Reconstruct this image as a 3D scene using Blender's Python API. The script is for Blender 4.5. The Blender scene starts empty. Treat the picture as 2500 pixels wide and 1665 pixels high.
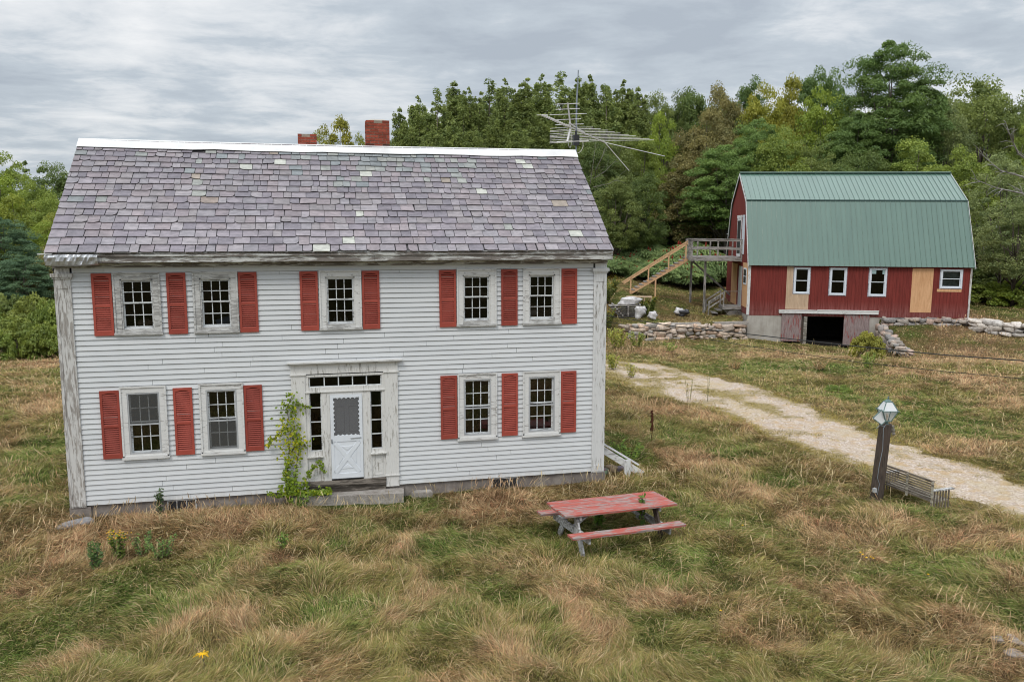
import bpy, math, random
import numpy as np
from mathutils import Vector, Matrix
R = math.radians
scene = bpy.context.scene
col = scene.collection

# ------------------------------------------------------------------ camera, sky, sun
YAW, PITCH = R(-12.981), R(7.518)
CAM = Vector((5.592, -19.296, 6.012)); FPX = 2003.1
cd = bpy.data.cameras.new('camera'); cam = bpy.data.objects.new('camera', cd); col.objects.link(cam)
cam.location = CAM; cam.rotation_euler = (R(90) - PITCH, 0, YAW)
cd.sensor_width = 36; cd.lens = 36 * FPX / 2500; cd.clip_end = 3000; cd.clip_start = .1
scene.camera = cam
SUN_EL, SUN_AZ = R(52), R(215)
w = bpy.data.worlds.new('World'); scene.world = w; w.use_nodes = True
def nd(nt, t, **k):
    n = nt.nodes.new(t)
    for a, b in k.items():
        if a.startswith('_'): n.inputs[a[1:].replace('_', ' ')].default_value = b
        else: setattr(n, a, b)
    return n
def build_world():
    nt = w.node_tree; nt.nodes.clear(); L = nt.links.new
    out = nd(nt, 'ShaderNodeOutputWorld'); 
    sky = nd(nt, 'ShaderNodeTexSky', sky_type='NISHITA', sun_disc=False, sun_elevation=SUN_EL, sun_rotation=SUN_AZ)
    bg1 = nd(nt, 'ShaderNodeBackground', _Strength=.10); L(sky.outputs[0], bg1.inputs[0])
    tc = nd(nt, 'ShaderNodeTexCoord'); sp = nd(nt, 'ShaderNodeSeparateXYZ'); L(tc.outputs['Generated'], sp.inputs[0])
    def m(op, a, b=None, c=None):
        n = nd(nt, 'ShaderNodeMath', operation=op)
        for i, v in enumerate((a, b, c)):
            if v is None: continue
            if isinstance(v, (int, float)): n.inputs[i].default_value = v
            else: L(v, n.inputs[i])
        return n.outputs[0]
    z = m('MAXIMUM', sp.outputs[2], 0.0); zz = m('ADD', z, .10)
    cx = m('DIVIDE', sp.outputs[0], zz); cy = m('DIVIDE', sp.outputs[1], zz)
    cmb = nd(nt, 'ShaderNodeCombineXYZ'); L(cx, cmb.inputs[0]); L(cy, cmb.inputs[1])
    rot = nd(nt, 'ShaderNodeMapping'); rot.inputs['Rotation'].default_value = (0, 0, R(14)); rot.inputs['Scale'].default_value = (.85, 1.0, 1)
    rot.inputs['Location'].default_value = (3.1, 1.7, 0)
    L(cmb.outputs[0], rot.inputs[0])
    n1 = nd(nt, 'ShaderNodeTexNoise', _Scale=.75, _Detail=8, _Roughness=.60, _Distortion=.25); L(rot.outputs[0], n1.inputs['Vector'])
    n2 = nd(nt, 'ShaderNodeTexNoise', _Scale=3.0, _Detail=6, _Roughness=.6, _Distortion=.3); L(rot.outputs[0], n2.inputs['Vector'])
    s = m('ADD', m('MULTIPLY', n1.outputs[0], .62), m('MULTIPLY', n2.outputs[0], .38))
    cr = nd(nt, 'ShaderNodeValToRGB'); L(s, cr.inputs[0]); e = cr.color_ramp.elements
    e[0].position = .37; e[0].color = (.385, .43, .485, 1); e[1].position = .64; e[1].color = (.78, .79, .80, 1)
    a = e.new(.47); a.color = (.475, .525, .575, 1); a = e.new(.54); a.color = (.63, .66, .69, 1)
    # overcast sky: brighter towards the zenith
    g = m('MULTIPLY_ADD', m('MAXIMUM', m('SUBTRACT', z, .26), 0.0), 3.3, m('MULTIPLY_ADD', z, .45, 1.09))
    g = m('MINIMUM', g, 3.0)
    bg2 = nd(nt, 'ShaderNodeBackground'); L(cr.outputs[0], bg2.inputs[0]); L(g, bg2.inputs[1])
    mx = nd(nt, 'ShaderNodeMixShader', _Fac=.93); L(bg1.outputs[0], mx.inputs[1]); L(bg2.outputs[0], mx.inputs[2]); L(mx.outputs[0], out.inputs[0])
build_world()
sd = bpy.data.lights.new('sun', 'SUN'); so = bpy.data.objects.new('sun', sd); col.objects.link(so)
sd.energy = 1.35; sd.angle = R(20); sd.color = (1, .94, .85)
sdir = Vector((math.sin(SUN_AZ) * math.cos(SUN_EL), math.cos(SUN_AZ) * math.cos(SUN_EL), math.sin(SUN_EL)))
so.rotation_euler = sdir.to_track_quat('Z', 'Y').to_euler(); so.location = (0, -30, 60)
scene.view_settings.view_transform = 'Standard'; scene.view_settings.look = 'None'
scene.view_settings.exposure = 0.0; scene.view_settings.gamma = 1
scene.cycles.filter_width = 1.05; scene.cycles.max_bounces = 6; scene.cycles.transparent_max_bounces = 8; scene.cycles.caustics_reflective = False; scene.cycles.caustics_refractive = False

# ------------------------------------------------------------------ materials
def lin(r, g, b):
    f = lambda c: ((c / 255 + .055) / 1.055) ** 2.4 if c > 10 else c / 255 / 12.92
    return (f(r), f(g), f(b), 1)
class Mt:
    def __init__(s, name, rough=.7, spec=.3, coords='Object'):
        s.m = bpy.data.materials.new(name); s.m.use_nodes = True; s.nt = s.m.node_tree
        s.b = s.nt.nodes['Principled BSDF']; s.b.inputs['Roughness'].default_value = rough
        s.b.inputs['Specular IOR Level'].default_value = spec
        s.tc = nd(s.nt, 'ShaderNodeTexCoord'); s.co = s.tc.outputs[coords]
    def L(s, a, b): s.nt.links.new(a, b)
    def map(s, scale=(1, 1, 1), rot=(0, 0, 0), src=None):
        n = nd(s.nt, 'ShaderNodeMapping'); n.inputs['Scale'].default_value = scale; n.inputs['Rotation'].default_value = rot
        s.L(src or s.co, n.inputs[0]); return n.outputs[0]
    def noise(s, scale, detail=4, rough=.55, v=None, dist=0):
        n = nd(s.nt, 'ShaderNodeTexNoise', _Scale=scale, _Detail=detail, _Roughness=rough, _Distortion=dist); s.L(v or s.co, n.inputs['Vector']); return n.outputs[0]
    def ramp(s, fac, *st):
        n = nd(s.nt, 'ShaderNodeValToRGB'); s.L(fac, n.inputs[0]); e = n.color_ramp.elements
        for i, (p, c) in enumerate(st):
            c = c if isinstance(c, tuple) else (c, c, c, 1)
            if i < 2: e[i].position = p; e[i].color = c
            else: x = e.new(p); x.color = c
        return n.outputs[0]
    def mix(s, f, a, b, mode='MIX'):
        n = nd(s.nt, 'ShaderNodeMix', data_type='RGBA', blend_type=mode)
        for i, v in ((0, f), (6, a), (7, b)):
            if isinstance(v, (int, float)): n.inputs[i].default_value = v
            elif isinstance(v, tuple): n.inputs[i].default_value = v
            else: s.L(v, n.inputs[i])
        return n.outputs[2]
    def attr(s, name):
        n = nd(s.nt, 'ShaderNodeAttribute', attribute_name=name); return n
    def col(s, c):
        if isinstance(c, tuple): s.b.inputs['Base Color'].default_value = c
        else: s.L(c, s.b.inputs['Base Color'])
        return s
    def bump(s, h, strength=.3, dist=.02):
        n = nd(s.nt, 'ShaderNodeBump', _Strength=strength, _Distance=dist); s.L(h, n.inputs['Height']); s.L(n.outputs[0], s.b.inputs['Normal']); return s
def simple(name, c, rough=.7, spec=.3, var=.15, sc=3, metal=0):
    t = Mt(name, rough, spec); f = t.noise(sc, 5)
    d = tuple(x * (1 - var) for x in c[:3]) + (1,); l = tuple(min(1, x * (1 + var)) for x in c[:3]) + (1,)
    t.col(t.ramp(f, (.3, d), (.7, l))); t.b.inputs['Metallic'].default_value = metal
    return t.m
def peeling(name, paint, wood, amt=.5, axis='X', sc=1.0, wood2=None):
    """weathered painted wood: paint with flakes gone along the grain, showing grey wood"""
    t = Mt(name, .75, .25); s = {'X': (1.2, 9, 9), 'Z': (9, 9, 1.2), 'Y': (9, 1.2, 9)}[axis]
    v = t.map(tuple(a * sc for a in s))
    grain = t.noise(3, 6, .65, v); flake = t.noise(1.6, 8, .72, v, .4); big = t.noise(.9 * sc, 3)
    wd = t.ramp(grain, (.3, tuple(x * .55 for x in wood[:3]) + (1,)), (.7, wood2 or wood))
    pt = t.ramp(grain, (.25, tuple(x * .86 for x in paint[:3]) + (1,)), (.6, paint))
    n = nd(t.nt, 'ShaderNodeMath', operation='MULTIPLY_ADD'); t.L(big, n.inputs[0]); n.inputs[1].default_value = .35; t.L(flake, n.inputs[2])
    th = .675 + (.5 - amt) * .28
    f = t.ramp(n.outputs[0], (th - .035, 0.), (th + .035, 1.))
    t.col(t.mix(f, pt, wd)); t.bump(flake, .25, .01)
    return t.m
WHITE = lin(226, 226, 224)
M = {}
def siding_mat():
    t = Mt('vinyl_siding', .55, .3); v = t.map((.35, .35, 3)); a = t.noise(1.6, 5, .6, v); v2 = t.map((7, 7, .5)); st = t.noise(1, 5, .6, v2)
    c = t.ramp(a, (.3, (.565, .58, .592, 1)), (.7, (.635, .645, .652, 1)))
    sp = nd(t.nt, 'ShaderNodeSeparateXYZ'); t.L(t.co, sp.inputs[0])
    low = t.ramp(sp.outputs[2], (0., 1.), (.16, 0.))     # mud splashed up by rain along the base
    n = nd(t.nt, 'ShaderNodeMath', operation='MULTIPLY'); t.L(low, n.inputs[0]); t.L(t.ramp(st, (.35, 0.), (.75, .55)), n.inputs[1])
    c = t.mix(n.outputs[0], c, (.40, .36, .30, 1)); f2 = t.ramp(st, (.60, 0.), (.78, .22)); t.col(t.mix(f2, c, (.46, .47, .46, 1))); return t.m
M['siding'] = siding_mat()
M['white_trim'] = peeling('weathered_white_trim', (.68, .675, .66, 1), (.42, .40, .38, 1), .14, 'X', 1.6)
M['white_trim_v'] = peeling('weathered_white_board', (.66, .66, .655, 1), (.38, .36, .33, 1), .20, 'Z', 1.6)
M['white_old_v'] = peeling('bare_white_board', (.60, .59, .57, 1), (.40, .37, .34, 1), .46, 'Z', 1.3)
M['fascia'] = peeling('peeling_fascia', (.60, .60, .58, 1), (.26, .23, .21, 1), .60, 'X')
M['bare_wood'] = peeling('bare_grey_wood', (.44, .42, .38, 1), (.22, .195, .165, 1), .6, 'X')
M['sill'] = peeling('weathered_sill', (.58, .575, .56, 1), (.42, .41, .395, 1), .46, 'X', 1.6)
M['sash'] = peeling('white_sash', (.66, .68, .69, 1), (.36, .36, .36, 1), .25, 'X', 2)
M['pilaster'] = peeling('door_surround_paint', (.68, .67, .645, 1), (.46, .44, .40, 1), .20, 'Z', 1.7)
M['storm'] = simple('aluminium_storm_frame', (.40, .41, .42, 1), .45, .5, .1)
M['screen'] = simple('insect_screen', (.105, .105, .108, 1), .8, .2, .08, 2)  # used only for the painted groove shade on the inner door
M['screen_door'] = simple('door_screen_mesh', (.22, .22, .23, 1), .8, .2, .05, 2)
M['door_grey'] = simple('old_grey_door', (.50, .50, .51, 1), .7, .2, .07)
M['door_white'] = simple('storm_door_white', (.70, .73, .77, 1), .45, .4, .05)
M['sill_dark'] = peeling('rotten_sill', (.23, .20, .17, 1), (.10, .085, .07, 1), .6, 'X')
M['dark'] = simple('interior_dark', (.022, .020, .018, 1), .95, .05)
M['black'] = simple('black_plastic', (.03, .03, .033, 1), .5, .4)
M['white_metal'] = simple('white_flashing', (.66, .655, .645, 1), .5, .4, .10, 2.3)
M['shutter'] = simple('red_shutter_vinyl', (.335, .066, .046, 1), .6, .25, .2, 2.2); _t = M['shutter'].node_tree; _b = _t.nodes['Principled BSDF']; _s = _b.inputs['Base Color'].links[0].from_socket; _h = nd(_t, 'ShaderNodeHueSaturation'); _oi = nd(_t, 'ShaderNodeObjectInfo'); _m = nd(_t, 'ShaderNodeMapRange'); _t.links.new(_oi.outputs['Random'], _m.inputs[0]); _m.inputs[3].default_value = .82; _m.inputs[4].default_value = 1.18; _t.links.new(_m.outputs[0], _h.inputs['Value']); _t.links.new(_s, _h.inputs['Color']); _t.links.new(_h.outputs[0], _b.inputs['Base Color']); M['shutter_shade'] = simple('shutter_slot_shade', (.10, .018, .012, 1), .8, .1)  # last one: darker red for the backing, painted shade between the louvers
def glass_mat(name, refl, tint=(.02, .02, .022, 1), dark=.35):
    m = bpy.data.materials.new(name); m.use_nodes = True; nt = m.node_tree; nt.nodes.clear(); L = nt.links.new
    o = nd(nt, 'ShaderNodeOutputMaterial'); tr = nd(nt, 'ShaderNodeBsdfTransparent'); tr.inputs[0].default_value = (dark, dark, dark, 1)
    tc = nd(nt, 'ShaderNodeTexCoord'); no = nd(nt, 'ShaderNodeTexNoise', _Scale=2.2, _Detail=2); L(tc.outputs['Object'], no.inputs['Vector'])
    bp = nd(nt, 'ShaderNodeBump', _Strength=.12, _Distance=.03); L(no.outputs[0], bp.inputs['Height'])
    gl = nd(nt, 'ShaderNodeBsdfGlossy', _Roughness=.05); L(bp.outputs[0], gl.inputs['Normal']); gl.inputs[0].default_value = (1, 1, 1, 1)
    fr = nd(nt, 'ShaderNodeFresnel', _IOR=1.45); ad = nd(nt, 'ShaderNodeMath', operation='MULTIPLY_ADD'); L(fr.outputs[0], ad.inputs[0]); ad.inputs[1].default_value = refl; ad.inputs[2].default_value = 0
    mx = nd(nt, 'ShaderNodeMixShader'); L(ad.outputs[0], mx.inputs[0]); L(tr.outputs[0], mx.inputs[1]); L(gl.outputs[0], mx.inputs[2]); L(mx.outputs[0], o.inputs[0])
    return m
M['glass'] = glass_mat('window_glass', 1.0, dark=.55); M['glass_low'] = glass_mat('storm_window_glass', 2.3, dark=.5)
M['lamp_glass'] = None
def slate_mat():
    t = Mt('roof_slate', .6, .3); a = t.attr('Col'); v = t.map((2.5, 5, 5)); n = t.noise(2.2, 7, .65, v); n2 = t.noise(14, 5, .7)
    c = t.mix(.9, a.outputs['Color'], t.ramp(n, (.28, (.55, .55, .56, 1)), (.72, (1.28, 1.25, 1.25, 1))), 'MULTIPLY')
    c = t.mix(t.ramp(n2, (.60, 0.), (.74, .40)), c, (.42, .41, .39, 1)); t.col(c); t.bump(n, .35, .012)
    n3 = nd(t.nt, 'ShaderNodeMath', operation='MULTIPLY_ADD'); t.L(n, n3.inputs[0]); n3.inputs[1].default_value = .3; n3.inputs[2].default_value = .45; t.L(n3.outputs[0], t.b.inputs['Roughness'])
    return t.m
M['slate'] = slate_mat()
def attr_mat(name, rough=.85, spec=.2, amp=.35, sc=6, bump=.4, bd=.03):
    t = Mt(name, rough, spec); a = t.attr('Col'); n = t.noise(sc, 7, .65)
    t.col(t.mix(1., a.outputs['Color'], t.ramp(n, (.3, (1 - amp,) * 3 + (1,)), (.7, (1 + amp,) * 3 + (1,))), 'MULTIPLY')); t.bump(n, bump, bd); return t.m
M['brick'] = attr_mat('chimney_brick', .9, .15, .3, 18)
M['mortar'] = simple('mortar', (.30, .25, .20, 1), .95, .1, .2, 12)
M['stone'] = attr_mat('field_stone', .9, .15, .4, 9, .6)
def granite():
    t = Mt('granite', .85, .2); n = t.noise(5, 7, .7); f = t.noise(60, 3, .7); c = t.ramp(n, (.3, (.20, .175, .155, 1)), (.55, (.36, .33, .30, 1)), (.75, (.47, .45, .42, 1)))
    t.col(t.mix(.8, c, t.ramp(f, (.35, (.6, .6, .6, 1)), (.65, (1.3, 1.3, 1.3, 1))), 'MULTIPLY')); t.bump(n, .5, .03); return t.m
M['granite'] = granite()
def concrete():
    t = Mt('concrete', .9, .15); n = t.noise(1.3, 7, .65); v = t.map((6, 6, .6)); s = t.noise(1, 5, .6, v)
    c = t.ramp(n, (.3, (.33, .30, .265, 1)), (.7, (.47, .44, .40, 1))); t.col(t.mix(t.ramp(s, (.5, 0.), (.75, .4)), c, (.24, .215, .18, 1))); t.bump(n, .2, .02); return t.m
M['concrete'] = concrete()
def foundation():
    t = Mt('old_foundation', .95, .1); n = t.noise(2.2, 8, .7); c = t.ramp(n, (.3, (.13, .11, .10, 1)), (.52, (.24, .21, .19, 1)), (.72, (.36, .33, .30, 1))); t.col(c); t.bump(n, .7, .05); return t.m
M['foundation'] = foundation()
def barn_red():
    t = Mt('barn_red_siding', .75, .2); v = t.map((7, 7, .55)); g = t.noise(1.5, 7, .68, v); b = t.noise(.5, 4, .6); f = t.noise(26, 3, .6)
    c = t.ramp(g, (.28, (.120, .022, .018, 1)), (.72, (.225, .040, .032, 1)))
    sp = nd(t.nt, 'ShaderNodeSeparateXYZ'); t.L(t.co, sp.inputs[0]); low = t.ramp(sp.outputs[2], (.15, .75), (1.3, 0.))
    n = nd(t.nt, 'ShaderNodeMath', operation='MULTIPLY'); t.L(low, n.inputs[0]); t.L(t.ramp(g, (.4, .1), (.75, 1.)), n.inputs[1])
    c = t.mix(n.outputs[0], c, (.27, .155, .145, 1)); c = t.mix(t.ramp(f, (.70, 0.), (.76, .5)), c, (.36, .25, .24, 1)); t.col(c); t.bump(g, .2, .01); return t.m
M['barn_red'] = barn_red()
M['barn_door'] = peeling('faded_red_door', (.26, .055, .048, 1), (.30, .22, .215, 1), .72, 'Z', .8, (.36, .28, .27, 1))
def roof_green():
    t = Mt('green_metal_roof', .34, .6); t.b.inputs['Coat Weight'].default_value = .7; t.b.inputs['Coat Roughness'].default_value = .22; a = t.noise(.35, 3); v = t.map((4, .3, .3)); b = t.noise(1, 4, .6, v)
    t.col(t.mix(.5, t.ramp(a, (.3, (.062, .132, .098, 1)), (.7, (.082, .160, .120, 1))), t.ramp(b, (.3, (.056, .116, .088, 1)), (.7, (.096, .178, .138, 1)))))
    return t.m
M['roof_green'] = roof_green()
def plywood(name, c1, c2):
    t = Mt(name, .7, .2); v = t.map((6, 6, .6)); n = t.noise(1.6, 6, .65, v, 1.0); f = t.noise(12, 3)
    t.col(t.mix(t.ramp(f, (.55, 0.), (.8, .3)), t.ramp(n, (.3, c1), (.7, c2)), (.38, .22, .10, 1))); return t.m
M['ply'] = plywood('plywood', (.50, .27, .13, 1), (.70, .42, .235, 1)); M['ply_grey'] = plywood('weathered_plywood', (.40, .28, .19, 1), (.58, .43, .30, 1))
M['lumber'] = plywood('new_lumber', (.50, .29, .15, 1), (.66, .42, .25, 1))
M['grey_wood'] = peeling('weathered_grey_lumber', (.33, .31, .29, 1), (.19, .17, .155, 1), .5, 'X')
M['grey_wood_v'] = peeling('weathered_grey_post', (.33, .31, .29, 1), (.17, .155, .14, 1), .5, 'Z')
M['window_white'] = simple('vinyl_window_white', (.66, .70, .76, 1), .4, .4, .06)
M['curtain'] = simple('curtain', (.20, .26, .26, 1), .9, .1, .5, 6)
M['table_red'] = peeling('peeling_red_table', (.40, .100, .078, 1), (.28, .22, .20, 1), .44, 'X', 1.4, (.40, .34, .32, 1))
M['leg_white'] = peeling('weathered_white_leg', (.50, .50, .50, 1), (.26, .25, .24, 1), .5, 'X', 1.5)
M['post_wood'] = peeling('dark_timber', (.075, .055, .044, 1), (.032, .024, .020, 1), .5, 'Z', 1.2, (.12, .095, .078, 1))
M['verdigris'] = simple('verdigris_metal', (.12, .19, .18, 1), .5, .4, .4, 20)
M['bench_wood'] = peeling('lichened_teak', (.42, .39, .32, 1), (.16, .135, .11, 1), .45, 'X', .7)
M['bench_dark'] = peeling('dark_teak', (.20, .165, .13, 1), (.085, .068, .054, 1), .45, 'X', .7)
M['alum'] = simple('antenna_aluminium', (.62, .60, .57, 1), .45, .5, .15, 5, .3)
M['galv'] = simple('galvanised_mast', (.22, .25, .28, 1), .5, .5, .2, 4, .3)
M['cable_white'] = simple('white_cable', (.62, .60, .56, 1), .6); M['cable'] = simple('black_cable', (.025, .025, .025, 1), .6)
M['bag_white'] = simple('white_plastic_bag', (.50, .48, .48, 1), .45, .4, .35, 5); M['bag_black'] = simple('black_plastic_bag', (.035, .035, .04, 1), .35, .5)
M['bark'] = simple('bark', (.115, .095, .080, 1), .95, .1, .35, 5); M['bark_mid'] = simple('grey_twigs', (.20, .185, .165, 1), .9, .1, .3, 5); M['bark_pale'] = simple('pale_bark', (.34, .32, .30, 1), .9, .1, .3, 5)
M['flower'] = simple('yellow_petals', (.80, .48, .02, 1), .7, .2, .1); M['sumac_red'] = simple('sumac_fruit', (.26, .035, .025, 1), .9, .1, .3, 8)
M['rust'] = simple('rusty_brown', (.10, .04, .025, 1), .9, .1, .3, 8)
def leaf_mat(name, trans=.38, lo=.72, hi=1.45):
    m = bpy.data.materials.new(name); m.use_nodes = True; nt = m.node_tree; nt.nodes.clear(); L = nt.links.new
    o = nd(nt, 'ShaderNodeOutputMaterial'); oi = nd(nt, 'ShaderNodeObjectInfo'); at = nd(nt, 'ShaderNodeAttribute', attribute_name='tint')
    rp = nd(nt, 'ShaderNodeValToRGB'); L(at.outputs['Fac'], rp.inputs[0]); e = rp.color_ramp.elements
    e[0].position = 0; e[0].color = (lo * .86, lo * .98, lo * .95, 1); e[1].position = 1; e[1].color = (hi * 1.12, hi, hi * .75, 1)
    mx = nd(nt, 'ShaderNodeMix', data_type='RGBA', blend_type='MULTIPLY'); mx.inputs[0].default_value = 1; L(oi.outputs['Color'], mx.inputs[6]); L(rp.outputs[0], mx.inputs[7])
    d = nd(nt, 'ShaderNodeBsdfDiffuse'); t = nd(nt, 'ShaderNodeBsdfTranslucent'); g = nd(nt, 'ShaderNodeBsdfGlossy', _Roughness=.5)
    L(mx.outputs[2], d.inputs[0]); L(mx.outputs[2], t.inputs[0]); g.inputs[0].default_value = (.5, .55, .5, 1)
    s1 = nd(nt, 'ShaderNodeMixShader', _Fac=trans); L(d.outputs[0], s1.inputs[1]); L(t.outputs[0], s1.inputs[2])
    s2 = nd(nt, 'ShaderNodeMixShader', _Fac=.04); L(s1.outputs[0], s2.inputs[1]); L(g.outputs[0], s2.inputs[2]); L(s2.outputs[0], o.inputs[0]); return m
M['leaf'] = leaf_mat('foliage')
def grass_mat():
    m = bpy.data.materials.new('grass_blades'); m.use_nodes = True; nt = m.node_tree; nt.nodes.clear(); L = nt.links.new
    o = nd(nt, 'ShaderNodeOutputMaterial'); at = nd(nt, 'ShaderNodeAttribute', attribute_name='Col')
    d = nd(nt, 'ShaderNodeBsdfDiffuse'); t = nd(nt, 'ShaderNodeBsdfTranslucent'); L(at.outputs['Color'], d.inputs[0]); L(at.outputs['Color'], t.inputs[0])
    s1 = nd(nt, 'ShaderNodeMixShader', _Fac=.3); L(d.outputs[0], s1.inputs[1]); L(t.outputs[0], s1.inputs[2]); L(s1.outputs[0], o.inputs[0]); return m
M['grass'] = grass_mat()
def ground_mat():
    t = Mt('grass_thatch', .95, .05); a = t.attr('Col'); n = t.noise(9, 7, .7); n2 = t.noise(45, 4, .7)
    c = t.mix(1., a.outputs['Color'], t.ramp(n, (.3, (.55, .55, .55, 1)), (.7, (1.1, 1.1, 1.1, 1))), 'MULTIPLY')
    t.col(t.mix(.7, c, t.ramp(n2, (.3, (.6, .6, .6, 1)), (.7, (1.2, 1.2, 1.2, 1))), 'MULTIPLY')); t.bump(n2, .8, .06); return t.m
M['ground'] = ground_mat()
def gravel():
    t = Mt('pale_gravel', .95, .1); a = t.noise(.55, 5, .6); b = t.noise(2.6, 7, .7); n = nd(t.nt, 'ShaderNodeTexVoronoi', _Scale=26); t.L(t.co, n.inputs['Vector']); d = t.noise(6, 6, .75)
    p = t.ramp(n.outputs['Color'], (.0, (.24, .19, .155, 1)), (.5, (.42, .345, .29, 1)), (1., (.64, .56, .49, 1)))
    p = t.mix(t.ramp(d, (.45, .0), (.62, .6)), p, (.40, .31, .215, 1))
    p = t.mix(t.ramp(b, (.50, 0.), (.62, .7)), p, (.40, .27, .135, 1)); p = t.mix(t.ramp(a, (.50, 0.), (.64, .35)), p, (.38, .31, .17, 1))
    ac = t.attr('Col'); gr = t.ramp(d, (.3, (.16, .125, .060, 1)), (.7, (.34, .27, .13, 1))); e_ = nd(t.nt, 'ShaderNodeMath', operation='MULTIPLY_ADD'); t.L(d, e_.inputs[0]); e_.inputs[1].default_value = .9; e_.inputs[2].default_value = -.45; e2 = nd(t.nt, 'ShaderNodeMath', operation='ADD'); t.L(e_.outputs[0], e2.inputs[0]); t.L(ac.outputs['Fac'], e2.inputs[1])
    t.col(t.mix(t.ramp(e2.outputs[0], (.12, 0.), (.66, 1.)), gr, p)); t.bump(n.outputs['Distance'], .5, .02); return t.m
M['gravel'] = gravel()

# ------------------------------------------------------------------ mesh helper
class MB:
    def __init__(s): s.v = []; s.f = []; s.c = []; s.mi = []; s.cur = (1, 1, 1, 1); s.m = 0
    def face(s, pts):
        n = len(s.v); s.v += [tuple(p) for p in pts]; s.f.append(tuple(range(n, n + len(pts)))); s.c.append(s.cur); s.mi.append(s.m)
    def hexa(s, p):   # p: 8 points, bottom 4 (ccw from above) then top 4
        n = len(s.v); s.v += [tuple(q) for q in p]
        for f in ((3, 2, 1, 0), (4, 5, 6, 7), (0, 1, 5, 4), (1, 2, 6, 5), (2, 3, 7, 6), (3, 0, 4, 7)):
            s.f.append(tuple(n + i for i in f)); s.c.append(s.cur); s.mi.append(s.m)
        return s
    def box(s, x0, x1, y0, y1, z0, z1):
        return s.hexa([(x0, y0, z0), (x1, y0, z0), (x1, y1, z0), (x0, y1, z0), (x0, y0, z1), (x1, y0, z1), (x1, y1, z1), (x0, y1, z1)])
    def bar(s, a, b, w, h, up=(0, 0, 1)):
        a = Vector(a); b = Vector(b); d = (b - a).normalized(); u = Vector(up); sx = d.cross(u)
        if sx.length < 1e-3: sx = d.cross(Vector((1, 0, 0)))
        sx.normalize(); u = sx.cross(d).normalized(); sx *= w / 2; u *= h / 2
        return s.hexa([a - sx - u, a + sx - u, b + sx - u, b - sx - u, a - sx + u, a + sx + u, b + sx + u, b - sx + u])
    def prism(s, poly, off):   # poly: points of a planar outline, off: thickness vector
        n = len(s.v); k = len(poly); o = Vector(off); s.v += [tuple(p) for p in poly] + [tuple(Vector(p) + o) for p in poly]
        fs = [tuple(n + i for i in reversed(range(k))), tuple(n + k + i for i in range(k))] + [(n + i, n + (i + 1) % k, n + k + (i + 1) % k, n + k + i) for i in range(k)]
        for f in fs: s.f.append(f); s.c.append(s.cur); s.mi.append(s.m)
        return s
    def tube(s, pts, r, n=7, cap=True):
        pts = [Vector(p) for p in pts]; rs = r if isinstance(r, (list, tuple)) else [r] * len(pts); base = len(s.v); pu = None
        for i, p in enumerate(pts):
            d = (pts[min(i + 1, len(pts) - 1)] - pts[max(i - 1, 0)]).normalized()
            if pu is None: pu = Vector((0, 0, 1)) if abs(d.z) < .9 else Vector((1, 0, 0))
            sx = d.cross(pu).normalized(); pu = sx.cross(d).normalized()
            for k in range(n):
                a = 2 * math.pi * k / n; s.v.append(tuple(p + (sx * math.cos(a) + pu * math.sin(a)) * rs[i]))
        for i in range(len(pts) - 1):
            for k in range(n):
                s.f.append((base + i * n + k, base + i * n + (k + 1) % n, base + (i + 1) * n + (k + 1) % n, base + (i + 1) * n + k)); s.c.append(s.cur); s.mi.append(s.m)
        if cap:
            s.f.append(tuple(base + k for k in reversed(range(n)))); s.c.append(s.cur); s.mi.append(s.m)
            e = base + (len(pts) - 1) * n; s.f.append(tuple(e + k for k in range(n))); s.c.append(s.cur); s.mi.append(s.m)
        return s
    def stone(s, c, d, seed, rot=0, sub=3, pw=.62, jit=.13):
        rn = random.Random(seed); c = Vector(c); idx = {}; N = sub; ph = [rn.uniform(0, 6.28) for _ in range(6)]; ca, sa = math.cos(rot), math.sin(rot)
        tx, ty = rn.uniform(-.15, .15), rn.uniform(-.15, .15)
        def vert(p):
            k = tuple(round(q, 3) for q in p)
            if k not in idx:
                v = Vector(p); m = v.length; v = Vector([math.copysign(abs(q / m) ** pw, q) for q in v])
                v *= 1 + jit * (math.sin(3 * v.x + ph[0]) * math.sin(2.5 * v.y + ph[1]) + .6 * math.sin(4 * v.z + ph[2] + 2 * v.x)) 
                x, y, z = v.x * d[0] / 2, v.y * d[1] / 2, v.z * d[2] / 2; z += tx * x + ty * y
                idx[k] = len(s.v); s.v.append((c.x + x * ca - y * sa, c.y + x * sa + y * ca, c.z + z))
            return idx[k]
        for ax in range(3):
            for sg in (-1, 1):
                for i in range(N):
                    for j in range(N):
                        q = []
                        for a, b in ((i, j), (i + 1, j), (i + 1, j + 1), (i, j + 1)):
                            p = [0, 0, 0]; p[ax] = sg; p[(ax + 1) % 3] = -1 + 2 * a / N; p[(ax + 2) % 3] = -1 + 2 * b / N; q.append(vert(p))
                        s.f.append(tuple(q if sg > 0 else reversed(q))); s.c.append(s.cur); s.mi.append(s.m)
    def build(s, name, mats, parent=None, smooth=False, X=None):
        me = bpy.data.meshes.new(name)
        v = s.v if X is None else [tuple(X @ Vector(p)) for p in s.v]
        me.from_pydata(v, [], s.f)
        if not isinstance(mats, (list, tuple)): mats = [mats]
        for m in mats: me.materials.append(m)
        if len(mats) > 1: me.polygons.foreach_set('material_index', s.mi)
        if any(c != (1, 1, 1, 1) for c in s.c):
            at = me.color_attributes.new('Col', 'FLOAT_COLOR', 'CORNER'); a = []
            for f, c in zip(s.f, s.c): a += list(c) * len(f)
            at.data.foreach_set('color', a)
        if smooth: me.polygons.foreach_set('use_smooth', [True] * len(s.f))
        me.update(); o = bpy.data.objects.new(name, me); col.objects.link(o)
        if parent: o.parent = parent
        return o
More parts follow.
